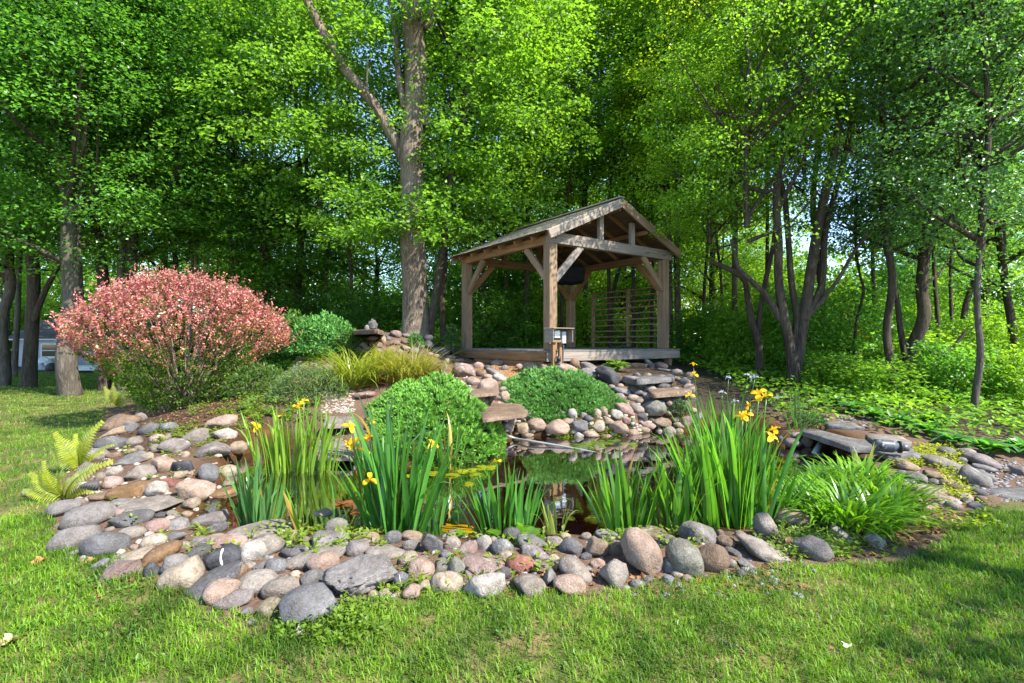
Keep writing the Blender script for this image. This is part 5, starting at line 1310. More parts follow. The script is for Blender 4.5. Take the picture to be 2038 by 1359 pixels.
# small cobbles wedged in the gaps, nothing tells one from the next
g = np.random.default_rng(66); taken = [(r[0], r[1], max(r[2], 10) / 2, max(r[3], 10) / 2) for r in ROCKS]
FILL = [('small cobble wedged in the gaps of the left pond bank', 120, 480, 850, 1190, 100, 18, 42), ('small cobble wedged in the gaps of the front rock border', 420, 1480, 1062, 1185, 105, 18, 42), ('small cobble wedged in the gaps of the far pond bank', 1000, 1390, 805, 862, 45, 14, 30), ('small cobble among the pinkish boulders before the deck', 890, 1010, 715, 800, 22, 14, 30), ('small cobble wedged in the gaps of the right bank', 1790, 1960, 900, 1010, 26, 16, 34), ('small cobble of the stone pile left of the big trunk', 705, 860, 662, 702, 22, 14, 24), ('small cobble at the foot of the deck', 1180, 1380, 745, 815, 26, 14, 30)]
ri = 0
for lab, x0, x1, y0, y1, n, s0, s1 in FILL:
    made = 0
    for _ in range(n * 14):
        if made >= n: break
        px, py = g.uniform(x0, x1), g.uniform(y0, y1); w = g.uniform(s0, s1); h = w * g.uniform(.55, .85)
        if x0 == 120 and (py > 1092 + (px - 112) * .36 or px < np.interp(py, [850, 915, 985, 1040], [225, 175, 130, 110]) or (px > 380 and py < 1070)): continue
        if any(((px - a) / (c + w * .30)) ** 2 + ((py - b) / (d + h * .30)) ** 2 < 1 for a, b, c, d in taken): continue
        if x0 == 420 and py > np.interp(px, [420, 560, 680, 790, 1000, 1200, 1400, 1480], [1210, 1240, 1215, 1185, 1182, 1172, 1150, 1140]): continue
        taken.append((px, py, w / 2, h / 2)); made += 1; ri += 1
        o = place_rock(2000 + ri, px, py, w, h, int(g.normal(0, 14)), ['grey', 'greytan', 'tan', 'bluegrey', 'pinktan', 'brown', 'dkgrey', 'cream', 'purple'][int(g.integers(0, 9))], 'rrb'[int(g.integers(0, 3))], lab, 2)
        o.name = 'cobble'; o['category'] = 'cobble'; o['group'] = lab.replace('small cobble', 'small cobbles')
# loose gravel and pebbles
def gravel(name, px0, px1, py0, py1, n, s0, s1, mat, label, lift=.0):
    g = np.random.default_rng(n); V0, F0 = ICO[1]
    Vs, Fs = [], []
    for k in range(n):
        p = spot(g.uniform(px0, px1), g.uniform(py0, py1)); s = g.uniform(s0, s1)
        v = V0 * (s * g.uniform([.7, .7, .4], [1.3, 1.2, .8])) * (1 + g.normal(0, .1, (len(V0), 1)))
        a = g.uniform(0, 6.28); v = np.c_[v[:, 0] * math.cos(a) - v[:, 1] * math.sin(a), v[:, 0] * math.sin(a) + v[:, 1] * math.cos(a), v[:, 2]]
        Vs.append(v + np.array(p) + [0, 0, lift]); Fs.append(F0 + k * len(V0))
    o = put(name, mesh_np(name, np.vstack(Vs), None, np.vstack(Fs), smooth=True), M[mat]); o['kind'] = 'stuff'; o['label'] = label
gravel('gravel', 640, 705, 770, 822, 420, .014, .035, 'pebble', 'beige gravel above the stepping slabs')
gravel('gravel', 1245, 1385, 750, 800, 420, .012, .03, 'pebble_grey', 'shaded gravel on the stone steps')
gravel('gravel', 1870, 2045, 915, 1000, 520, .01, .028, 'pebble_grey', 'grey gravel of the right path')
gravel('gravel', 1640, 1740, 826, 850, 120, .012, .03, 'pebble_grey', 'grey gravel behind the slate slabs')
gravel('pebbles', 990, 1300, 800, 866, 330, .025, .06, 'pebble', 'small cobbles between the far bank rocks')
gravel('pebbles', 130, 480, 880, 1110, 300, .015, .045, 'pebble', 'small pebbles between the rocks of the left bank')
gravel('pebbles', 420, 1620, 1060, 1190, 520, .008, .032, 'pebble_grey', 'small pebbles between the front rocks')
gravel('pebbles', 900, 1010, 720, 800, 160, .015, .04, 'pebble', 'small pebbles around the pinkish boulders')
gravel('pebbles', 1780, 1960, 900, 1010, 160, .015, .04, 'pebble_grey', 'small pebbles between the right bank rocks')
# ------------------------------------------------------------------ red barberry bush
def barberry():
    c = spot(362, 812); g = np.random.default_rng(41)
    root = empty('barberry_bush', (c.x, c.y, c.z - .02), 'big round coral-red barberry bush with green lower leaves', 'bush')
    k = c.y / F; W, Ht = 192 * k, 262 * k
    # vase outline: narrow leafy foot, wide shoulders, domed top
    prof_t = np.array([0, .08, .2, .35, .48, .6, .75, .88, .96, 1.0]); prof_r = np.array([.24, .38, .48, .68, .92, 1.0, .86, .60, .34, .05])
    m = 3600
    t = g.random(m) ** .8; th = g.uniform(0, 2 * math.pi, m); sh = np.where(g.random(m) < .8, g.uniform(.86, 1.02, m), g.uniform(.5, .9, m))
    rr = np.interp(t, prof_t, prof_r)
    dd = np.stack([np.cos(th), np.sin(th), t * 2], -1)
    lump = 1 + .17 * noise3(dd * 1.6) + .14 * noise3(dd * 4.5)
    P = np.stack([np.cos(th) * rr * W, np.sin(th) * rr * W * .85, .03 + t * Ht * .95], -1); P[:, :2] *= (lump * sh)[:, None]
    P[:, 2] *= np.where(t > .6, .9 + .1 * lump, 1)
    per = 16
    d = norm(np.stack([np.cos(th), np.sin(th), (t - .25) * 1.8], -1))
    ax = norm(d + np.array([0, 0, .5]) + g.normal(0, .3, (m, 3)))
    tl = g.uniform(.08, .24, m)
    s = g.random((m, per)); base = P[:, None] + ax[:, None] * (s * tl[:, None])[..., None]
    D = norm(ax[:, None] * .5 + g.normal(0, .8, (m, per, 3))); N = g.normal(0, 1, (m, per, 3)) + [0, 0, .5]
    q = base[..., 2] / Ht + .13 * noise3(dd * 2.5)[:, None] + .06 * g.normal(0, 1, (m, 1)) + .05 * g.normal(0, 1, (m, per)) + .5 * (sh[:, None] - .95) + (s - .5) * .12
    red = (q > .44) & (g.random((m, per)) > .14); org = red & ((q + .1 * g.normal(0, 1, (m, per))) < .52) | (red & (g.random((m, per)) < .10))
    rn = np.clip(.5 + np.repeat(g.normal(0, .2, (m, 1)), per, 1) + g.normal(0, .2, (m, per)), 0, 1)
    base = base.reshape(-1, 3); D = D.reshape(-1, 3); N = N.reshape(-1, 3); rn = rn.ravel(); red = red.ravel(); org = org.ravel(); pnk = red & ~org & (((s.ravel() > .72) & (g.random(len(red)) < .7)) | (g.random(len(red)) < .12))
    for nm, sel, col in (('red_leaves', red & ~org & ~pnk, (.42, .125, .12)), ('pink_leaves', pnk, (.50, .23, .21)), ('orange_leaves', org, (.40, .19, .09)), ('green_leaves', ~red, (.085, .17, .026))):
        q = int(sel.sum()); o = put(nm, cloud_mesh(nm, leafcloud(base[sel], D[sel], N[sel], g.uniform(.03, .055, q), g.uniform(.02, .034, q), rn[sel])), M['leaf' if nm == 'green_leaves' else 'red_leaf'], root); o.color = (*col, 1)
    # loose shoots standing out of the outline
    ms = 420; k_ = g.choice(np.nonzero((t > .35) & (sh > .86))[0], ms); pr_ = 14
    tl = g.uniform(.16, .42, ms); s = g.random((ms, pr_)); a2 = norm(d[k_] * .7 + np.array([0, 0, .75]) + g.normal(0, .18, (ms, 3)))
    b2 = (P[k_][:, None] + a2[:, None] * (s * tl[:, None])[..., None]).reshape(-1, 3); n2 = ms * pr_
    D2 = norm(np.repeat(a2, pr_, 0) * .6 + g.normal(0, .7, (n2, 3)))
    o = put('shoots', cloud_mesh('shoots', leafcloud(b2, D2, g.normal(0, 1, (n2, 3)), g.uniform(.03, .05, n2), g.uniform(.018, .03, n2), np.clip(.5 + s.ravel() * .4 - .2 + g.normal(0, .2, n2), 0, 1))), M['red_leaf'], root); o.color = (.44, .15, .13, 1)
    tb = [tube(smooth_path([(g.normal(0, .12), g.normal(0, .10), -.1), P[j] * .45 + [0, 0, .05], P[j]], 7), np.linspace(.016, .004, 7), 5, False) for j in g.choice(m, 70, replace=False)]
    V, q4, _ = join(tb); put('stems', mesh_np('stems', V, q4, smooth=True), M['bark'], root)
barberry()

# ------------------------------------------------------------------ spreading junipers
def juniper(name, label, pts, n, col, thick, seed, L=(.05, .10)):
    """carpet of sprays over the ground inside an outline of photo points"""
    g = np.random.default_rng(seed)
    out = np.array([spot(*p)[:2] for p in pts]); lo, hi = out.min(0), out.max(0)
    c = out.mean(0); root = empty(name, (c[0], c[1], float(hz(*c))), label, 'juniper')
    X = g.uniform(lo, hi, (n * 4, 2)); d = sdist(X, out); X = X[d < 0.0][:n]; d = -sdist(X, out)
    edge = sstep(0, .42, d)
    def top(x, y, e): return np.maximum(hz(x, y), -.02) + thick * (.25 + .75 * e) * (1 + .42 * fbm2(x, y, 2.2, seed) + .46 * fbm2(x, y, 7, seed))
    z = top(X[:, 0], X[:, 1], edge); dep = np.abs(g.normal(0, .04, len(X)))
    P = np.c_[X, z - dep] - np.array(root.location)
    o = norm(np.c_[X - c, np.full(len(X), .35)])
    gx_ = (top(X[:, 0] + .06, X[:, 1], edge) - z) / .06; gy_ = (top(X[:, 0], X[:, 1] + .06, edge) - z) / .06
    N = norm(np.c_[-gx_, -gy_, np.ones(len(X))])
    m = len(X); per = 8
    D = norm(o[:, None] * .8 + N[:, None] * .55 + g.normal(0, .55, (m, per, 3))).reshape(-1, 3)
    B = np.repeat(P, per, 0); NN = np.repeat(N, per, 0) + g.normal(0, .5, (m * per, 3))
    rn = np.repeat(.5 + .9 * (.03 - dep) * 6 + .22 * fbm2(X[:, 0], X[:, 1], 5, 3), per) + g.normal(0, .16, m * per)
    me = cloud_mesh('foliage', leafcloud(B, D, NN, g.uniform(*L, m * per), g.uniform(.014, .028, m * per), rn, .1))
    ob = put('foliage', me, M['needle'], root); ob.color = (*col, 1)
    kd = g.choice(len(P), 110, replace=False); Bd = np.repeat(P[kd] + N[kd] * .02, 6, 0); Dd = norm(np.repeat(o[kd], 6, 0) * .6 + np.repeat(N[kd], 6, 0) * .5 + g.normal(0, .7, (660, 3)))
    put('dry_sprays', cloud_mesh('dry_sprays', leafcloud(Bd, Dd, g.normal(0, 1, (660, 3)), g.uniform(.04, .11, 660), g.uniform(.006, .014, 660), g.random(660), .1)), M['litter'], root)
    # woody mat beneath
    q = 40; gx2 = np.linspace(lo[0], hi[0], q); gy2 = np.linspace(lo[1], hi[1], q); XX, YY = np.meshgrid(gx2, gy2)
    dd = -sdist(np.c_[XX.ravel(), YY.ravel()], out); e2 = sstep(0, .42, dd); zz = top(XX.ravel(), YY.ravel(), e2) - .10
    idn = np.arange(q * q).reshape(q, q); Qd = np.stack([idn[:-1, :-1], idn[:-1, 1:], idn[1:, 1:], idn[1:, :-1]], -1).reshape(-1, 4)
    Qd = Qd[(dd[Qd] > .04).all(1)]
    put('inner_twigs', mesh_np('inner_twigs', np.c_[XX.ravel(), YY.ravel(), zz] - np.array(root.location), Qd, smooth=True), M['twig_mat'], root)
    return root
M['twig_mat'] = plain('dark_twigs', (.025, .035, .012), 0.95, 0.05, 0.6, 60)
juniper('juniper', 'large bright green juniper mound spilling into the pond', [(735, 815), (740, 870), (790, 905), (860, 935), (940, 935), (1000, 915), (1000, 870), (965, 820), (930, 785), (880, 775), (800, 780)], 5200, (.10, .255, .04), .26, 51)
juniper('juniper', 'bright green juniper mound above the far bank cobbles below the deck', [(1000, 770), (1012, 815), (1060, 838), (1120, 840), (1190, 835), (1245, 812), (1200, 775), (1150, 757), (1080, 750), (1030, 755)], 4300, (.085, .225, .055), .22, 52)

def dome_plant(name, px, py, W, H, n, col, label, cat, seed, L=(.05, .09), wd=(.015, .03), mat='needle', dy=.8):
    """small dense mound of sprays; W, H in photo pixels"""
    g = np.random.default_rng(seed); c = spot(px, py); k = c.y / F; W *= k / 2; H *= k
    root = empty(name, c, label, cat)
    d = norm(g.normal(0, 1, (n, 3))); d[:, 2] = np.abs(d[:, 2]); lump = (1 + .14 * noise3(d * 2.4 + seed) + .09 * noise3(d * 6 + seed)) * g.uniform(.8, 1.0, n)
    P = d * [W, W * dy, H] * lump[:, None]
    N = d + g.normal(0, .5, (n, 3)); D = d * .7 + g.normal(0, .6, (n, 3)) + [0, 0, .25]
    o = put('foliage', cloud_mesh('foliage', leafcloud(P, D, N, g.uniform(*L, n), g.uniform(*wd, n), .5 + (lump - .9) * 1.6 + g.normal(0, .18, n), .15)), M[mat], root); o.color = (*col, 1)
    tb = [tube(smooth_path([(0, 0, -.05), P[j] * .5, P[j] * .95], 5), np.linspace(.014, .004, 5), 5, False) for j in range(12)]
    V, q4, _ = join(tb); put('stem', mesh_np('stem', V, q4, smooth=True), M['bark_dark'], root)
    return root
dome_plant('juniper_shrub', 640, 702, 150, 72, 7500, (.065, .20, .045), 'mounded green juniper shrub left of the stone pile', 'juniper', 61, (.07, .13), (.018, .035))
dome_plant('shrub', 580, 690, 90, 66, 1500, (.06, .15, .03), 'broad-leaved green bush between the red bush and the juniper shrub', 'shrub', 62, (.08, .14), (.05, .09), 'leaf')
dome_plant('shrub', 1158, 722, 56, 26, 1500, (.04, .14, .04), 'small round green shrub under the deck front edge', 'shrub', 63, (.03, .06), (.012, .02))
dome_plant('feathery_plant', 615, 792, 150, 62, 5200, (.075, .135, .045), 'soft feathery grey-green plant behind the back left irises', 'plant', 64, (.05, .09), (.006, .012))
dome_plant('feathery_plant', 515, 785, 130, 60, 2600, (.07, .14, .035), 'low leafy plant at the red bush right foot', 'plant', 65, (.05, .09), (.02, .035), 'leaf')
dome_plant('leafy_plant', 552, 728, 90, 40, 900, (.09, .17, .03), 'bright broad-leaved plant below the red bush right shoulder', 'plant', 66, (.09, .16), (.05, .08), 'leaf')
dome_plant('leafy_plant', 600, 722, 50, 24, 500, (.16, .22, .03), 'yellow-green low plant topping the left bed edging', 'plant', 67, (.05, .09), (.03, .05), 'leaf')
dome_plant('green_tuft', 826, 690, 34, 26, 700, (.05, .18, .03), 'bright green tuft among the rocks below the big trunk', 'plant', 68, (.05, .09), (.012, .02))
dome_plant('leafy_plant', 700, 690, 60, 34, 600, (.06, .14, .03), 'leafy plant at the left end of the stone pile', 'plant', 69, (.06, .1), (.03, .05), 'leaf')
dome_plant('moss_plant', 1352, 822, 34, 26, 700, (.04, .10, .03), 'small dark green tuft beside the shaded bank boulder', 'plant', 70, (.03, .06), (.01, .02))
dome_plant('moss_plant', 1612, 845, 60, 22, 900, (.05, .15, .03), 'fine green mound behind the slate ledge', 'plant', 71, (.03, .06), (.01, .015))

# ------------------------------------------------------------------ blades, irises
def blade_mesh(Ln, Wd, bend, fold=.22, ns=8, sag=0.0, base_w=.65, a0=0.0, pw=1.7):
    t_ = np.linspace(0, 1, ns + 1); ang = a0 + bend * t_ ** pw + sag * np.clip(t_ - .62, 0, 1) * 5
    dz = np.cos(ang) / ns * Ln; dx = np.sin(ang) / ns * Ln
    z = np.r_[0, np.cumsum(dz[:-1])]; x = np.r_[0, np.cumsum(dx[:-1])]
    w = Wd / 2 * np.minimum(base_w + (1 - base_w) * t_ * 3, 1) * np.clip((1 - t_) * 3.0, 0, 1) ** .75
    V = []
    for k in range(ns + 1):
        n = np.array([-math.cos(ang[k]), 0, math.sin(ang[k])])
        c = np.array([x[k], 0, z[k]])
        V += [c + [0, -w[k], 0] , c + n * fold * w[k], c + [0, w[k], 0]]
    F4 = [(3 * k + a, 3 * k + a + 1, 3 * k + 4 + a, 3 * k + 3 + a) for k in range(ns) for a in (0, 1)]
    return np.array(V), np.array(F4)
IRIS = []
for k in range(14):
    q = np.random.default_rng(200 + k)
    V, F4 = blade_mesh(1.0, .041 if k < 10 else .028, [0.05, .12, .18, .25, .1, .32, .42, .08, .55, .2, .7, 1.1, .35, 1.4][k], ns=9, sag=[0, 0, 0, 0, .0, 0, .2, 0, .3, 0, .4, .5, .9, .4][k])
    a = q.uniform(.25, .75); IRIS.append(mesh_np('leaf', V, F4, smooth=True, attrs={'rnd': np.full(len(F4), a) + np.tile([.08, -.08], len(F4) // 2)}))
    IRIS[-1].materials.append(M['strap'])
def petal(Ln, Wd, b0, b1, ns=5):
    t_ = np.linspace(0, 1, ns + 1); ang = b0 + (b1 - b0) * t_
    z = np.r_[0, np.cumsum(np.cos(ang[:-1]))] * Ln / ns; x = np.r_[0, np.cumsum(np.sin(ang[:-1]))] * Ln / ns
    w = Wd / 2 * (np.sin(np.clip(t_ * .86 + .10, 0, 1) * math.pi) ** .6 * (.35 + .65 * t_ ** .8) + .03)
    V = np.array([(x[k], s * w[k], z[k] + (.22 * w[k] if s else 0)) for k in range(ns + 1) for s in (-1, 0, 1)])
    return V, np.array([(3 * k + a, 3 * k + a + 1, 3 * k + 4 + a, 3 * k + 3 + a) for k in range(ns) for a in (0, 1)])
def rotz(V, a): return np.c_[V[:, 0] * math.cos(a) - V[:, 1] * math.sin(a), V[:, 0] * math.sin(a) + V[:, 1] * math.cos(a), V[:, 2]]
def flower_mesh(name, s, mat):
    pr = []
    for k in range(3):
        V, Q4 = petal(.078 * s, .05 * s, .75, 2.9); pr.append((rotz(V, k * 2.094), Q4, None))
        V, Q4 = petal(.05 * s, .02 * s, .35, .5); pr.append((rotz(V, k * 2.094 + 1.05), Q4, None))
        V, Q4 = petal(.04 * s, .018 * s, .9, 1.7); pr.append((rotz(V, k * 2.094) + [0, 0, .006], Q4, None))
    V, q4, _ = join(pr); me = mesh_np(name, V, q4, smooth=True, attrs={'rnd': np.random.default_rng(1).uniform(.3, .8, len(q4))}); me.materials.append(mat); return me
M['petal_yellow'] = leaf_mat('yellow_petals', (.66, .41, .014), .3, (.75, 1.15), .1, .5, .2)
M['petal_blue'] = leaf_mat('pale_blue_petals', (.36, .38, .62), .3, (.75, 1.2), 0, .5, .2)
FLY, FLB = flower_mesh('flower', 1.05, M['petal_yellow']), flower_mesh('flower', .95, M['petal_blue'])
def iris(name, label, px, py, spread, hgt, n, col, seed, lean=0.0, flowers=(), blue=(), z=0.0, fan=.55, group=None, wscale=1.0, thin=False, dep=.5):
    """clump of sword leaves: foot at a photo point on level z, size in photo pixels"""
    g = np.random.default_rng(seed)
    x, y = flat(px, py, z) if z is not None else spot(px, py)[:2]
    zz = (float(hz(x, y)) if z is None else min(z, max(float(hz(x, y)), -.25)))
    k = y / F; root = empty(name, (x, y, zz), label, 'iris' if name.startswith('iris') else 'plant', group)
    sp = spread * k / 2; hm = hgt * k * .94 + (0 if z is None else .5 * max(0, z - zz))
    for j in range(n):
        u = g.uniform(-1, 1); v = g.uniform(-1, 1)
        me = IRIS[int(g.choice(14, p=(np.array([5, 5, 4, 4, 5, 3, 2, 5, 1, 4, .6, .5, .6, .35]) / 39.05 / 1.0 if True else None) / (np.array([5, 5, 4, 4, 5, 3, 2, 5, 1, 4, .6, .5, .6, .35]).sum() / 39.05)))]
        o = bpy.data.objects.new('leaf', me); COL.objects.link(o); o.parent = root
        o.location = (u * sp * .72, v * sp * dep, -.04)
        ln = hm * g.uniform(.62, 1.06) * (1 - .16 * abs(u))
        ti = u * fan * .42 + g.normal(0, .10) + lean
        az = 0.0 if ti >= 0 else math.pi
        az += g.normal(0, .7)
        o.rotation_euler = (g.normal(0, .10), abs(ti), az)
        o.scale = (ln, wscale * g.uniform(.75, 1.2) * (.7 + .3 * min(ln, 1.1)), ln)
        bb = g.uniform(.6, 1.45); cc = np.array(col) * bb * np.array([1 + .2 * (bb - 1), 1, 1]); 
        if g.random() < .035: cc = np.array([.30, .24, .06]) * g.uniform(.7, 1.1)
        o.color = (*np.clip(cc, 0, .5), 1)
    for fl, me in ((flowers, FLY), (blue, FLB)):
        for fx, fy in fl:
            p = at(fx, fy, y - g.uniform(-.12, .18)) - root.location
            V, q4, t3 = tube(smooth_path([(p.x * .55 + g.normal(0, .03), p.y * .4, -.03), (p.x * .8, p.y * .8, p.z * .55), (p.x, p.y, p.z - .02)], 7), np.linspace(.008, .005, 7), 5)
            st = put('flower_stem', mesh_np('flower_stem', V, q4, t3, smooth=True, attrs={'rnd': np.full(len(q4) + len(t3), .5)}), M['strap'], root); st.color = (*col, 1)
            o = bpy.data.objects.new('flower', me); COL.objects.link(o); o.parent = st
            o.location = p; o.rotation_euler = (g.normal(0, .45), g.normal(0, .45), g.uniform(0, 6.28)); s = g.uniform(.8, 1.2); o.scale = (s, s, s)
    return root
YG, DG, MG, BG_ = (.125, .25, .035), (.05, .18, .036), (.075, .215, .032), (.06, .175, .06)
IC = 'irises standing in the pond edge'
iris('iris_clump', 'iris clump at the front left of the pond without flowers', 522, 1040, 104, 175, 38, BG_, 301, group=IC, fan=1.0)
iris('iris_clump', 'large yellow-green iris clump at the back left with a few yellow flowers', 590, 938, 190, 198, 90, YG, 302, flowers=[(605, 799), (592, 812), (560, 829), (598, 806), (508, 850)], group=IC, fan=.5, dep=.35)
iris('iris_clump', 'three lone iris blades between the left clump and the middle clump', 603, 1066, 22, 150, 4, MG, 303, group=IC, lean=-.12)
iris('iris_clump', 'two upright iris blades in open water left of the middle clump', 664, 1015, 12, 118, 2, DG, 304, group=IC)
iris('iris_clump', 'tall middle iris clump with many yellow flowers at the front', 790, 1058, 136, 300, 74, DG, 305, flowers=[(696, 852), (690, 885), (704, 882), (721, 877), (720, 898), (737, 844), (736, 873), (736, 955), (728, 945), (750, 950), (859, 886)], group=IC, fan=.95, wscale=1.15)
iris('iris_clump', 'short right fan of the middle irises leaning to the right', 872, 1042, 50, 130, 12, DG, 306, group=IC, lean=.28, fan=.8)
iris('iris_clump', 'narrow dark iris clump before the big juniper mound', 890, 940, 40, 165, 22, (.045, .125, .02), 307, group=IC, fan=.35, wscale=.8, flowers=[(883, 938)])
iris('iris_clump', 'iris clump with lily leaves at its foot at the front middle', 1010, 1052, 128, 182, 60, DG, 308, flowers=[(989, 921)], group=IC, fan=.75, wscale=.85)
iris('iris_clump', 'small pale iris tuft with seed heads at the front middle', 1106, 1068, 46, 110, 16, (.12, .20, .05), 309, group=IC, fan=.5, wscale=.6)
iris('iris_clump', 'iris clump right of the yellow lily pads at the front', 1243, 1052, 104, 198, 44, MG, 310, group=IC, fan=.9)
iris('iris_clump', 'iris clump between the lily pads clump and the big right one', 1338, 1058, 82, 205, 40, MG, 311, group=IC, fan=.65)
iris('iris_clump', 'biggest iris clump at the right with bright yellow flowers', 1455, 1045, 215, 285, 175, (.065, .205, .028), 312, flowers=[(1510, 786), (1525, 790), (1486, 826), (1478, 832), (1494, 808), (1542, 858), (1533, 872)], group=IC, fan=1.0, dep=.4, wscale=.8)
iris('iris_clump', 'shaded iris bed behind the right clump with pale blue flowers', 1425, 868, 118, 140, 58, (.045, .13, .03), 313, flowers=[(1380, 726), (1382, 746), (1373, 788)], blue=[(1450, 752), (1488, 748), (1437, 782), (1463, 800), (1502, 752), (1548, 792)], group=IC, fan=.5, z=.12, wscale=.8)
iris('iris_clump', 'slender reed-like iris tuft at the far right pool end', 1592, 872, 56, 125, 20, (.05, .13, .03), 314, group=IC, fan=.7, wscale=.5, z=.1)
iris('iris_clump', 'single small iris tuft at the far waterline', 1133, 866, 20, 46, 6, DG, 315, group=IC, fan=.9, wscale=.7)
iris('iris_clump', 'stiff pale-edged upright blades in front of the slate slabs', 1716, 930, 60, 80, 9, (.16, .22, .09), 316, group=IC, fan=.6, z=.2)
iris('agave_plant', 'grey-green sword-leaved plant on the stone pile left of the big trunk', 762, 652, 30, 42, 18, (.05, .12, .06), 317, fan=2.0, z=1.72, wscale=1.3)

# ------------------------------------------------------------------ daylilies and grassy clumps (fine leaves, joined)
def strap_clump(name, label, px, py, wpx, hpx, n, col, seed, Wd=.012, arch=1.75, dy=.7, cat='plant', group=None, dry=.0, spr=.62):
    g = np.random.default_rng(seed); c = spot(px, py); k = c.y / F
    root = empty(name, c, label, cat, group); R = wpx * k / 2; H = hpx * k
    Vs, Qs, rn, off = [], [], [], 0
    dV, dQ, dr, doff = [], [], [], 0
    for j in range(n):
        a = g.uniform(0, 6.28); q = math.sqrt(g.random())
        b = np.array([math.cos(a) * q * R * spr, math.sin(a) * q * R * spr * dy, -.02])
        b[2] = float(hz(c.x + b[0], c.y + b[1])) - c.z - .02
        Ln = H * g.uniform(.9, 1.9)
        V, F4 = blade_mesh(Ln, Wd * g.uniform(.7, 1.3), g.uniform(.5, 1.35) * arch, .15, 6, 0, .65, g.uniform(0, .25) + .5 * q, 1.15)
        ph = a + g.normal(0, .9); V = rotz(V, ph) + b
        isdry = g.random() < dry
        if isdry: V[:, 2] = b[2] + (V[:, 2] - b[2]) * .35; dV.append(V); dQ.append(F4 + doff); doff += len(V); dr.append(np.full(len(F4), g.random()))
        else: Vs.append(V); Qs.append(F4 + off); off += len(V); rn.append(np.clip(np.full(len(F4), g.normal(.5, .22)) + np.linspace(-.18, .2, len(F4)), 0, 1))
    o = put('leaves', mesh_np('leaves', np.vstack(Vs), np.vstack(Qs), smooth=True, attrs={'rnd': np.concatenate(rn)}), M['strap'], root); o.color = (*col, 1)
    if dV:
        o = put('dry_leaves', mesh_np('dry_leaves', np.vstack(dV), np.vstack(dQ), smooth=True, attrs={'rnd': np.concatenate(dr)}), M['strap'], root); o.color = (.33, .21, .10, 1)
    return root
DL = 'daylily clumps on the right bank'
strap_clump('daylily', 'daylily clump nearest the big right iris clump', 1585, 1022, 130, 58, 240, (.085, .22, .02), 401, .022, 1.45, group=DL, dry=.04, spr=.85)
strap_clump('daylily', 'widest daylily clump with dry leaves at its foot', 1690, 1042, 200, 66, 420, (.10, .25, .02), 402, .023, 1.45, group=DL, dry=.12, spr=.85)
strap_clump('daylily', 'daylily clump at the right end beside the tan angular rock', 1770, 1012, 110, 52, 200, (.09, .22, .02), 403, .021, 1.45, group=DL, dry=.08, spr=.85)
strap_clump('daylily', 'daylily clump behind, below the slate slabs', 1705, 968, 180, 44, 300, (.10, .25, .02), 404, .020, 1.45, group=DL, spr=.9)
strap_clump('daylily', 'daylily clump behind the tan boulder, left of the slate slabs', 1625, 975, 110, 42, 160, (.09, .23, .02), 409, .020, 1.45, group=DL, spr=.9)
strap_clump('ornamental_grass', 'yellow-green arching grass clump above the left stone edging', 705, 768, 150, 66, 560, (.15, .22, .03), 405, .016, dry=.06)
strap_clump('ornamental_grass', 'straw-tipped arching grass clump left of the big mauve boulder', 815, 758, 140, 60, 520, (.18, .21, .04), 406, .016, dry=.1)
strap_clump('ornamental_grass', 'short grass clump at the foot of the stone pile', 760, 730, 120, 40, 280, (.19, .24, .03), 407, .014)
strap_clump('ornamental_grass', 'pale grassy tuft at the red bush right foot', 512, 728, 50, 30, 90, (.15, .22, .04), 408, .014)

# ------------------------------------------------------------------ hostas
def hosta_leaf(Ln, Wd, bend, ns=6):
    t_ = np.linspace(0, 1, ns + 1); ang = .45 + bend * t_
    z = np.r_[0, np.cumsum(np.cos(ang[:-1]))] * Ln / ns; x = np.r_[0, np.cumsum(np.sin(ang[:-1]))] * Ln / ns
    w = Wd / 2 * (np.sin(np.clip((t_ - .18) / .82, 0, 1) ** .75 * math.pi) ** .8) + .004
    V = np.array([(x[k], s * w[k], z[k] + abs(s) * .28 * w[k]) for k in range(ns + 1) for s in (-1, -.45, 0, .45, 1)])
    return V, np.array([(5 * k + a, 5 * k + a + 1, 5 * k + 6 + a, 5 * k + 5 + a) for k in range(ns) for a in range(4)])
HL = []
for k, b in enumerate((1.2, 1.6, 1.9)):
    V, F4 = hosta_leaf(1.0, .42 if k < 2 else .36, b)
    me = mesh_np('leaf', V, F4, smooth=True, attrs={'rnd': np.tile([.8, .35, .35, .8], 6)}); me.materials.append(M['leaf_glossy']); HL.append(me)
def hosta(label, px, py, wpx, n, col, seed, group=None, name='hosta'):
    g = np.random.default_rng(seed); c = spot(px, py); R = wpx * c.y / F / 2
    root = empty(name, c, label, 'hosta', group)
    for j in range(n):
        o = bpy.data.objects.new('leaf', HL[int(g.integers(0, 3))]); COL.objects.link(o); o.parent = root
        q = j / n; o.rotation_euler = (g.normal(0, .12), -.45 + .85 * q + g.normal(0, .1) - .1, j * 2.4 + g.normal(0, .25))
        s = R * (.85 + .45 * q) * g.uniform(.85, 1.1); o.scale = (s, s * g.uniform(.85, 1.15), s); o.location = (0, 0, -.01)
        o.color = (*(np.array(col) * g.uniform(.8, 1.2)), 1)
hosta('striped narrow-leaved hosta in front of the wooden deck', 1226, 740, 68, 42, (.12, .21, .05), 501)
HG = 'hostas along the right path'
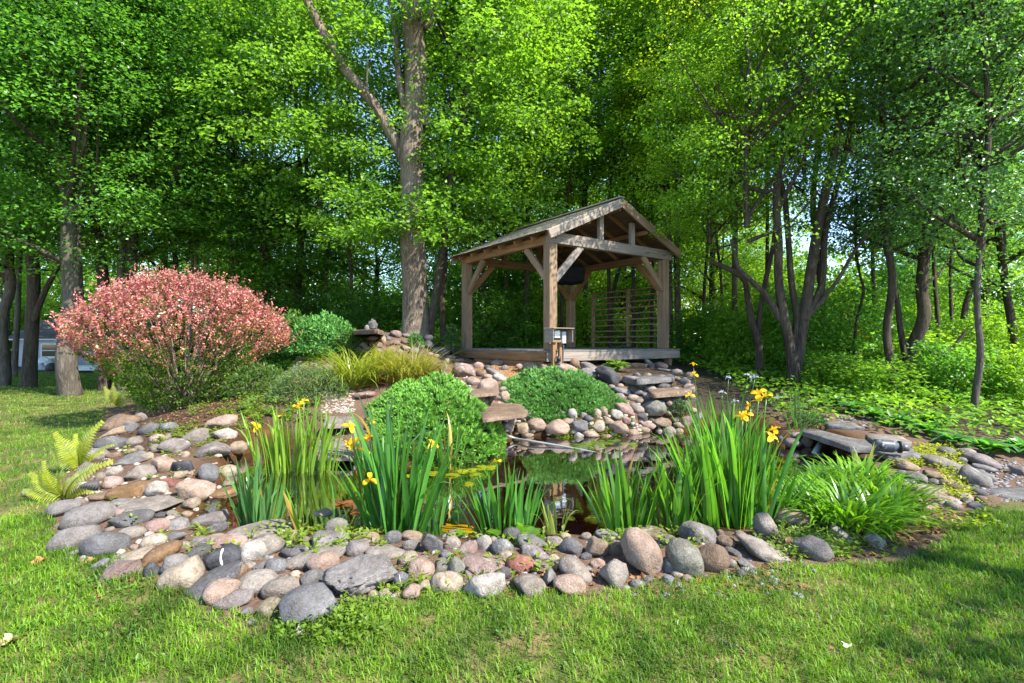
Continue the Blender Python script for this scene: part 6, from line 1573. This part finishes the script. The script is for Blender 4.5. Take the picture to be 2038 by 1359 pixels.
for k, (px, py, w, lab) in enumerate([(1700, 822, 84, 'dark hosta just right of the multi-stem tree foot'), (1745, 836, 86, 'hosta behind the grey slate slab by the pipe fitting'), (1795, 850, 90, 'broad hosta at the foot of the dark leaning trunk'), (1848, 868, 92, 'hosta midway along the right path'),
     (1895, 886, 90, 'hosta left of the lone slim trunk'), (1965, 905, 110, 'large hosta beside the angular purple-grey path stone'), (2030, 905, 110, 'hosta at the photo right border'), (1668, 808, 70, 'small dark hosta by the path behind the slate ledge'), (1765, 812, 70, 'shaded hosta behind the row, at the paired trunks'), (1860, 842, 80, 'shaded hosta behind the row left of the lone trunk')]):
    hosta(lab, px, py, w * .82, 36, (.08, .22, .045) if k % 2 else (.065, .19, .06), 510 + k, HG)
# water plants with round leaves at the front irises
def round_leaf(): 
    a = np.linspace(.25, 2 * math.pi - .25, 12); V = np.vstack([[0, 0, 0], np.c_[np.cos(a), np.sin(a), .06 * np.cos(3 * a)]])
    me = mesh_np('pad', V, None, [(0, k, k + 1) for k in range(1, 12)], attrs={'rnd': np.linspace(.4, .6, 11)}); me.materials.append(M['leaf_glossy']); return me
PAD = round_leaf()
def lilies(label, pads, col, rad, seed, z=.006, name='water_lily', tilt=.04):
    g = np.random.default_rng(seed); c = np.array([*flat(*pads[0], z), z]); root = empty(name, tuple(c), label, 'water lily')
    for k, p in enumerate(pads):
        q = flat(*p, z); o = bpy.data.objects.new('pad', PAD); COL.objects.link(o); o.parent = root
        r = rad * g.uniform(.75, 1.25); o.location = (q[0] - c[0], q[1] - c[1], .0015 * (k % 7)); o.scale = (r, r, r); o.rotation_euler = (g.normal(0, tilt), g.normal(0, tilt), g.uniform(0, 6.28)); o.color = (*(np.array(col) * g.uniform(.75, 1.2)), 1)
g = np.random.default_rng(8)
def cluster(cx, cy, sx, sy, n): return [(cx + g.normal(0, sx), cy + g.normal(0, sy)) for _ in range(n)]
lilies('yellow-green lily pads floating before the big juniper mound', cluster(905, 935, 46, 7, 22) + [(850, 940), (935, 962), (880, 945)], (.22, .26, .02), .065, 601)
lilies('brownish red lily pads in dark water left of the middle irises', cluster(695, 1003, 22, 6, 12), (.22, .10, .05), .05, 602)
lilies('green lily pads right of the back left irises', cluster(668, 912, 20, 4, 7), (.13, .22, .03), .07, 603)
lilies('small green lily pads at the far waterline', cluster(1190, 884, 40, 5, 22), (.10, .18, .03), .055, 604)
lilies('bright yellow lily pads at the front between iris clumps', [(1137, 1031), (1172, 1033), (1186, 1036), (1205, 1042), (1180, 1030)], (.30, .30, .02), .045, 605)
g2 = np.random.default_rng(9)
P_ = []
while len(P_) < 900:
    q = g2.uniform(POND.min(0), POND.max(0)); 
    if sdist(q[None], POND)[0] < -.05 and fbm2(q[:1], q[1:], 1.2, 8.)[0] > g2.normal(.1, .3): P_.append((q[0], q[1], .003))
P_ = np.array(P_); n_ = len(P_)
o = put('pond_debris', cloud_mesh('pond_debris', leafcloud(P_, g2.normal(0, 1, (n_, 3)) * [1, 1, 0], np.array([0, 0, 1]) + np.zeros((n_, 3)), g2.uniform(.008, .026, n_), g2.uniform(.006, .016, n_), g2.random(n_), 0)), M['litter']); o['kind'] = 'stuff'; o['label'] = 'petals and leaf bits floating on the pond'
lilies('one large yellow lily pad at the front by the middle irises', [(905, 1048), (925, 1052)], (.42, .26, .01), .10, 606)
lilies('dim lily pads under the shaded far bank', cluster(1345, 872, 26, 4, 14), (.06, .10, .03), .055, 607)
lilies('round fresh green leaves at the foot of the front middle irises', cluster(1030, 1060, 36, 4, 14), (.10, .24, .02), .05, 608, .06, 'marsh_plant', .5)

# ------------------------------------------------------------------ ferns
def frond_mesh(seed):
    g = np.random.default_rng(seed); n = 22; t_ = np.linspace(0, 1, n); ang = .35 + 1.15 * t_ ** 1.3
    z = np.r_[0, np.cumsum(np.cos(ang[:-1]))] / n; x = np.r_[0, np.cumsum(np.sin(ang[:-1]))] / n
    pr = [tube(np.c_[x, np.zeros(n), z], np.linspace(.008, .002, n), 4, False)]; V, q, _ = pr[0]
    Vs, T, off = [V], [], len(V)
    for k in range(3, n):
        ln = .24 * math.sin(min(1, (k - 2) / n * 1.25 + .12) * math.pi * .9) ** .7 * (1.05 - .5 * t_[k])
        for s in (-1, 1):
            b = np.array([x[k], 0, z[k]]); fw = np.array([math.sin(ang[k]), 0, math.cos(ang[k])])
            tip = b + np.array([fw[0] * .30 * ln, s * ln, fw[2] * .3 * ln - .10 * ln])
            w = fw * .019
            m1 = (b * .5 + tip * .5) + np.array([0, 0, .02 * ln])
            Vs.append(np.array([b - w, b + w, m1 + w * .95, m1 - w * .95, tip])); T += [(off, off + 1, off + 2), (off, off + 2, off + 3), (off + 3, off + 2, off + 4)]; off += 5
    V = np.vstack(Vs); me = mesh_np('frond', V, q, T, attrs={'rnd': np.r_[np.full(len(q), .3), np.clip(g.normal(.5, .14, len(T)), 0, 1)]}); me.materials.append(M['strap']); return me
FR = [frond_mesh(1), frond_mesh(2)]
def fern(label, feet, col, seed):
    g = np.random.default_rng(seed); c = spot(*feet[0][0]); root = empty('fern', c, label, 'fern', 'ferns')
    for foot, tips in feet:
        b = spot(*foot)
        for tx, ty in tips:
            tip = at(tx, ty, b.y - g.uniform(-.02, .12)); ch = np.array(tip - b); ln = np.linalg.norm(ch); d = ch / ln
            n = norm(np.array([g.normal(0, .25), -.75, .65 + g.normal(0, .15)])); n = norm(n - d * (n @ d)); s_ = np.cross(n, d)
            me = FR[int(g.integers(0, 2))]; V = me.vertices[FRTIP].co; e = np.array([V[0], 0, V[2]]); le = np.linalg.norm(e); e1 = e / le; e3 = np.array([-e1[2], 0, e1[0]]); e2 = np.cross(e3, e1)
            Rm = np.stack([d, s_, n], 1) @ np.stack([e1, e2, e3], 1).T
            o = bpy.data.objects.new('frond', me); COL.objects.link(o); o.parent = root
            Mx = Matrix(Rm.tolist()).to_4x4() @ Matrix.Scale(ln / le, 4); Mx.translation = b - c; o.matrix_local = Mx
            o.color = (*(np.array(col) * g.uniform(.8, 1.2)), 1)
FRTIP = 21 * 4
fern('large yellow-green fern on the lawn edge beside the left bank', [((128, 990), [(87, 919), (45, 977), (78, 955), (221, 919), (186, 979), (154, 945), (58, 942), (130, 925), (100, 990), (170, 1000)]), ((168, 935), [(202, 840), (109, 862), (101, 898), (204, 900), (150, 865), (225, 885)])], (.23, .30, .03), 701)
fern('small pale fern behind the large one at the red bush left foot', [((238, 812), [(208, 770), (212, 790), (226, 762), (252, 772), (262, 795)])], (.24, .30, .05), 702)

# ------------------------------------------------------------------ small conifer by the deck
c = at(898, 690, 12.6); c.z = float(hz(c.x, c.y))
cf = empty('fir_sapling', c, 'small fir sapling in front of the gazebo left post', 'tree'); g = np.random.default_rng(3)
put('trunk', mesh_np('trunk', *tube([(0, 0, -.05), (0, 0, .85)], [.02, .005], 6)), M['bark_dark'], cf)
B, D = [], []
for lv in range(9):
    z = .08 + lv * .085; r = .36 * (1 - lv / 9.5)
    for q in range(11):
        a = q / 11 * 6.28 + g.normal(0, .15)
        for s_ in np.linspace(.15, 1, 9):
            for _ in range(2): B.append((math.cos(a) * r * s_, math.sin(a) * r * s_, z - .10 * r * s_ * s_)); D.append((math.cos(a) + g.normal(0, .6), math.sin(a) + g.normal(0, .6), g.normal(.1, .3)))
B, D = np.array(B), np.array(D); n = len(B)
o = put('foliage', cloud_mesh('foliage', leafcloud(B, D, np.array([0, 0, 1]) + g.normal(0, .4, (n, 3)), g.uniform(.05, .09, n), g.uniform(.012, .02, n), g.uniform(.2, .8, n))), M['needle'], cf); o.color = (.07, .15, .06, 1)
blobthing('fountain_stone', 742, 645, 12.4, (.11, .1, .15), ROCKMAT['dkgrey'], 'dark pointed stone standing on the fountain slab', 'stone', 4, .35, zb=1.93)
blobthing('fountain_stone', 731, 647, 12.35, (.07, .07, .09), ROCKMAT['greytan'], 'small grey stone beside the dark pointed fountain stone', 'stone', 4, .35, zb=1.87)

# ------------------------------------------------------------------ hose, white pipe, pipe fitting
hp = [(872, 722), (884, 730), (888, 742), (884, 752), (905, 758), (930, 772), (955, 790), (970, 805), (976, 822), (984, 842), (1000, 860), (1025, 872), (1060, 878)]
pts = [spot(a, b, .05, water=0.0) for a, b in hp]
for i_, p in enumerate(pts):
    if 1 <= i_ <= 3: p.z += .10
pts += [Vector((*flat(1130, 890, .01), .012)), Vector((*flat(1200, 905, -.02), -.02)), Vector((*flat(1240, 925, -.05), -.06))]
pth = smooth_path([tuple(p) for p in pts], 90)
o = put('hose', mesh_np('hose', *tube(pth, np.r_[np.full(64, .019), np.linspace(.019, .012, 26)], 8), smooth=True), M['hose']); tag(o, 'pale grey ribbed hose running past the juniper into the pond', 'hose')
a = Vector((*flat(1616, 908, -.04), -.06)); b = at(1642, 870, a.y + .28)
o = put('white_pipe', mesh_np('white_pipe', *tube([tuple(a - (b - a) * .25), tuple(b)], .042, 12), smooth=True), M['hose']); tag(o, 'white plastic pipe slanting into the water under the slate', 'pipe')
c = spot(1772, 888, .20); pf = empty('pipe_fitting', (c.x, c.y, c.z), 'dark grey ribbed plastic pipe fitting lying on the slate', 'pipe fitting')
ax = norm(np.array([.95, -.22, -.05])); pf.scale = (.8, .8, .8)
def along(ts, rs, mat, name, parent, sides=16, cap=True):
    return put(name, mesh_np(name, *tube([ax * q for q in ts], rs, sides, cap), smooth=False), M[mat], parent)
prof = [(-.21, .05), (-.20, .085), (-.17, .092), (-.15, .09), (-.13, .082)]
prof += [(x, .085 + (.006 if i % 2 else 0)) for i, x in enumerate(np.linspace(-.12, .03, 11))] + [(.05, .075), (.06, .066), (.10, .066)]
bdy = along([p[0] for p in prof], [p[1] for p in prof], 'grey_plastic', 'fitting_body', pf)
along([.10, .105, .13, .135], [.066, .088, .088, .066], 'dark', 'clamp_ring', pf)
along([.135, .14, .22, .225, .205], [.05, .058, .056, .048, .044], 'grey_plastic', 'spigot', pf)
s = norm(np.array([-.30, -.92, .12])); b0 = ax * -.14
o = put('side_socket', mesh_np('side_socket', *tube([b0 + s * .05, b0 + s * .105, b0 + s * .112, b0 + s * .112, b0 + s * .085, b0 + s * .07], [.062, .062, .058, .042, .040, .001], 16)), M['grey_plastic'], pf)
o = put('socket_hole', mesh_np('socket_hole', *tube([b0 + s * .088, b0 + s * .0885], .039, 14)), M['dark'], pf)

# ------------------------------------------------------------------ weeds, litter, sticks
def weeds(n, boxes, seed, name, label, col, size=(.03, .06), lv=9, rise=.08):
    g = np.random.default_rng(seed); B, D, N = [], [], []
    for _ in range(n):
        x0, x1, y0, y1 = boxes[int(g.integers(0, len(boxes)))]
        p = np.array(spot(g.uniform(x0, x1), g.uniform(y0, y1)))
        hgt = g.uniform(.3, 1) * rise
        for j in range(lv):
            a = g.uniform(0, 6.28); B.append(p + [math.cos(a) * .02, math.sin(a) * .02, hgt * g.random() + .01]); D.append((math.cos(a), math.sin(a), g.normal(.35, .3))); N.append((g.normal(0, .3), g.normal(0, .3), 1))
    B, D, N = map(np.array, (B, D, N)); m = len(B)
    o = put(name, cloud_mesh(name, leafcloud(B, D, N, g.uniform(*size, m), g.uniform(size[0] * .5, size[1] * .6, m), g.uniform(.1, .95, m))), M['leaf']); o.color = (*col, 1); o['kind'] = 'stuff'; o['label'] = label
weeds(230, [(560, 760, 1055, 1100), (380, 640, 1030, 1110), (190, 470, 880, 1080), (880, 1120, 1050, 1160), (1200, 1420, 1060, 1100), (760, 1010, 1120, 1190), (300, 420, 850, 920)], 801, 'weeds', 'small green weeds between the pond rocks', (.14, .23, .03))
weeds(240, [(1560, 1700, 1040, 1110), (1500, 1620, 1030, 1110), (1560, 1680, 1060, 1120), (1600, 1720, 1030, 1090)], 802, 'weeds', 'light green weeds under the right daylilies', (.13, .22, .05), (.025, .05))
weeds(230, [(1860, 1920, 925, 960), (1820, 1860, 890, 930), (1880, 1940, 955, 1000), (1780, 1830, 905, 935), (1840, 1930, 890, 925)], 803, 'weeds', 'yellow-green creeping weeds between the right bank rocks', (.20, .26, .03), (.025, .05), 12)
weeds(70, [(1830, 1960, 1000, 1060), (1640, 1800, 1070, 1110), (1800, 1990, 1020, 1060)], 804, 'weeds', 'sparse weeds on the bare soil bank', (.14, .22, .03), (.03, .06), 8, .05)
weeds(260, [(1010, 1260, 815, 865), (1100, 1240, 850, 880)], 805, 'weeds', 'creeping plants between the far bank cobbles', (.10, .19, .03), (.025, .05))
weeds(110, [(560, 780, 1205, 1290), (660, 740, 1215, 1270)], 806, 'weeds', 'fine weeds in the grass before the front blue-grey boulder', (.12, .22, .03), (.02, .04), 9, .09)
weeds(230, [(230, 500, 790, 830), (430, 520, 790, 860), (290, 430, 840, 890)], 807, 'weeds', 'green seedlings around the red bush foot', (.12, .20, .03), (.03, .06))
weeds(330, [(500, 690, 690, 790), (480, 640, 760, 840), (600, 720, 680, 720)], 808, 'weeds', 'mixed green low plants of the left bed', (.10, .20, .04), (.05, .09), 12, .2)
weeds(150, [(40, 1990, 1200, 1350), (0, 300, 1100, 1300)], 809, 'weeds', 'scattered clover and weeds in the lawn', (.10, .22, .03), (.02, .035), 7, .03)
def litter(n, boxes, seed, label):
    g = np.random.default_rng(seed); P = []
    for _ in range(n):
        x0, x1, y0, y1 = boxes[int(g.integers(0, len(boxes)))]; P.append(np.array(spot(g.uniform(x0, x1), g.uniform(y0, y1), .008)))
    P = np.array(P); o = put('leaf_litter', cloud_mesh('leaf_litter', leafcloud(P, g.normal(0, 1, (n, 3)) * [1, 1, .25], np.array([0, 0, 1]) + g.normal(0, .35, (n, 3)), g.uniform(.02, .07, n), g.uniform(.012, .04, n), g.uniform(0, 1, n))), M['litter']); o['kind'] = 'stuff'; o['label'] = label
litter(1500, [(230, 520, 790, 870), (380, 500, 780, 840), (300, 480, 820, 880)], 811, 'brown dry leaves and twigs under the red bush')
litter(700, [(180, 480, 1080, 1190), (420, 1600, 1080, 1180), (1000, 1600, 1120, 1180)], 812, 'dry leaf bits between the front rocks')
litter(700, [(900, 1070, 700, 740), (940, 1060, 715, 750)], 813, 'orange-brown wood chips before the deck')
litter(500, [(1560, 1900, 1020, 1110), (1780, 2000, 980, 1060)], 814, 'dry leaf bits on the right soil bank')
g = np.random.default_rng(17)
def twig(a, b, r, label):
    p0, p1 = spot(*a, .012), spot(*b, .012); n = 9; P = np.array([np.array(p0) + (np.array(p1) - np.array(p0)) * q for q in np.linspace(0, 1, n)]); P[:, 2] = hz(P[:, 0], P[:, 1]) + .018; P[1:-1] += g.normal(0, .008, (n - 2, 3))
    o = put('twig', mesh_np('twig', *tube(P, np.linspace(r, r * .5, n), 6), smooth=True), M['bark']); tag(o, label, 'twig')
twig((1885, 1197), (2025, 1240), .007, 'long thin grey twig lying in shade on the right lawn')
twig((1436, 1278), (1498, 1306), .008, 'short grey twig lying on the sunny lawn')
twig((1520, 1125), (1600, 1150), .006, 'thin twig on the soil by the long grey-tan boulder')
def dryleaf(px, py, s, col, label, seed):
    q = np.random.default_rng(seed); a = np.linspace(0, 2 * math.pi, 15)[:-1]; rad = .55 + .45 * np.abs(np.cos(a * 2.5)); V = np.vstack([[0, 0, .1], np.c_[np.cos(a) * rad, np.sin(a) * rad * .7, .30 * np.cos(a * 2 + 1) + .2]]) * s
    p = spot(px, py, .015); o = put('dry_leaf', mesh_np('dry_leaf', V, None, [(0, k, k % 14 + 1) for k in range(1, 15)], attrs={'rnd': q.uniform(.4, .7, 14)}), leaf_mat('dry_leaf_' + str(seed), col, .15, (.7, 1.2), .2, .8, .1), None, p); tag(o, label, 'leaf')
dryleaf(82, 1118, .065, (.45, .20, .08), 'curled orange-brown dry leaf left of the smooth boulders', 1)
dryleaf(22, 1276, .06, (.50, .33, .22), 'pale brown dry leaf on the lawn at the photo left', 2)
dryleaf(185, 1117, .05, (.36, .18, .09), 'small brown dry leaf between the two smooth boulders', 3)
dryleaf(1686, 1284, .03, (.6, .55, .45), 'tiny whitish dry leaf on the right lawn', 4)
# the neighbouring trees on the right whose crowns shade the lawn and the path
for k, (x, y, zb, s, col) in enumerate([(7.2, .7, 4.2, .36, G_MID)]):
    root = empty('lawn_tree', (x, y, float(hz(x, y)) - .1), ['small tree on the right lawn shading the grass', 'larger lawn tree shading the right path'][k], 'tree')
    put('trunk', mesh_np('trunk', *tube(smooth_path([(0, 0, 0), (.1, 0, 2), (0, 0, zb + 2)], 9), np.linspace(.14, .07, 9), 8), smooth=True), M['bark_dark'], root)
    g = np.random.default_rng(90 + k); m = 42; d_ = norm(g.normal(0, 1, (m, 3)))
    C = d_ * [2.1, 2.1, 1.2] * g.uniform(.3, 1, (m, 1)) + [0, 0, zb + 1]
    o = put('crown', cloud_mesh('crown', sprays(C, norm(d_ + [0, 0, .3]), 42, .42 * g.uniform(.6, 1.2, m), .10, .08, g)), M['leaf'], root); o.color = (*col, 1)
    tb = [tube(smooth_path([(0, 0, zb - .8), C[j] * [.5, .5, 1] - [0, 0, .3], C[j]], 6), np.linspace(.03, .008, 6), 5, False) for j in range(0, 42, 4)]
    V, q4, _ = join(tb); put('limb', mesh_np('limb', V, q4, smooth=True), M['bark_dark'], root)
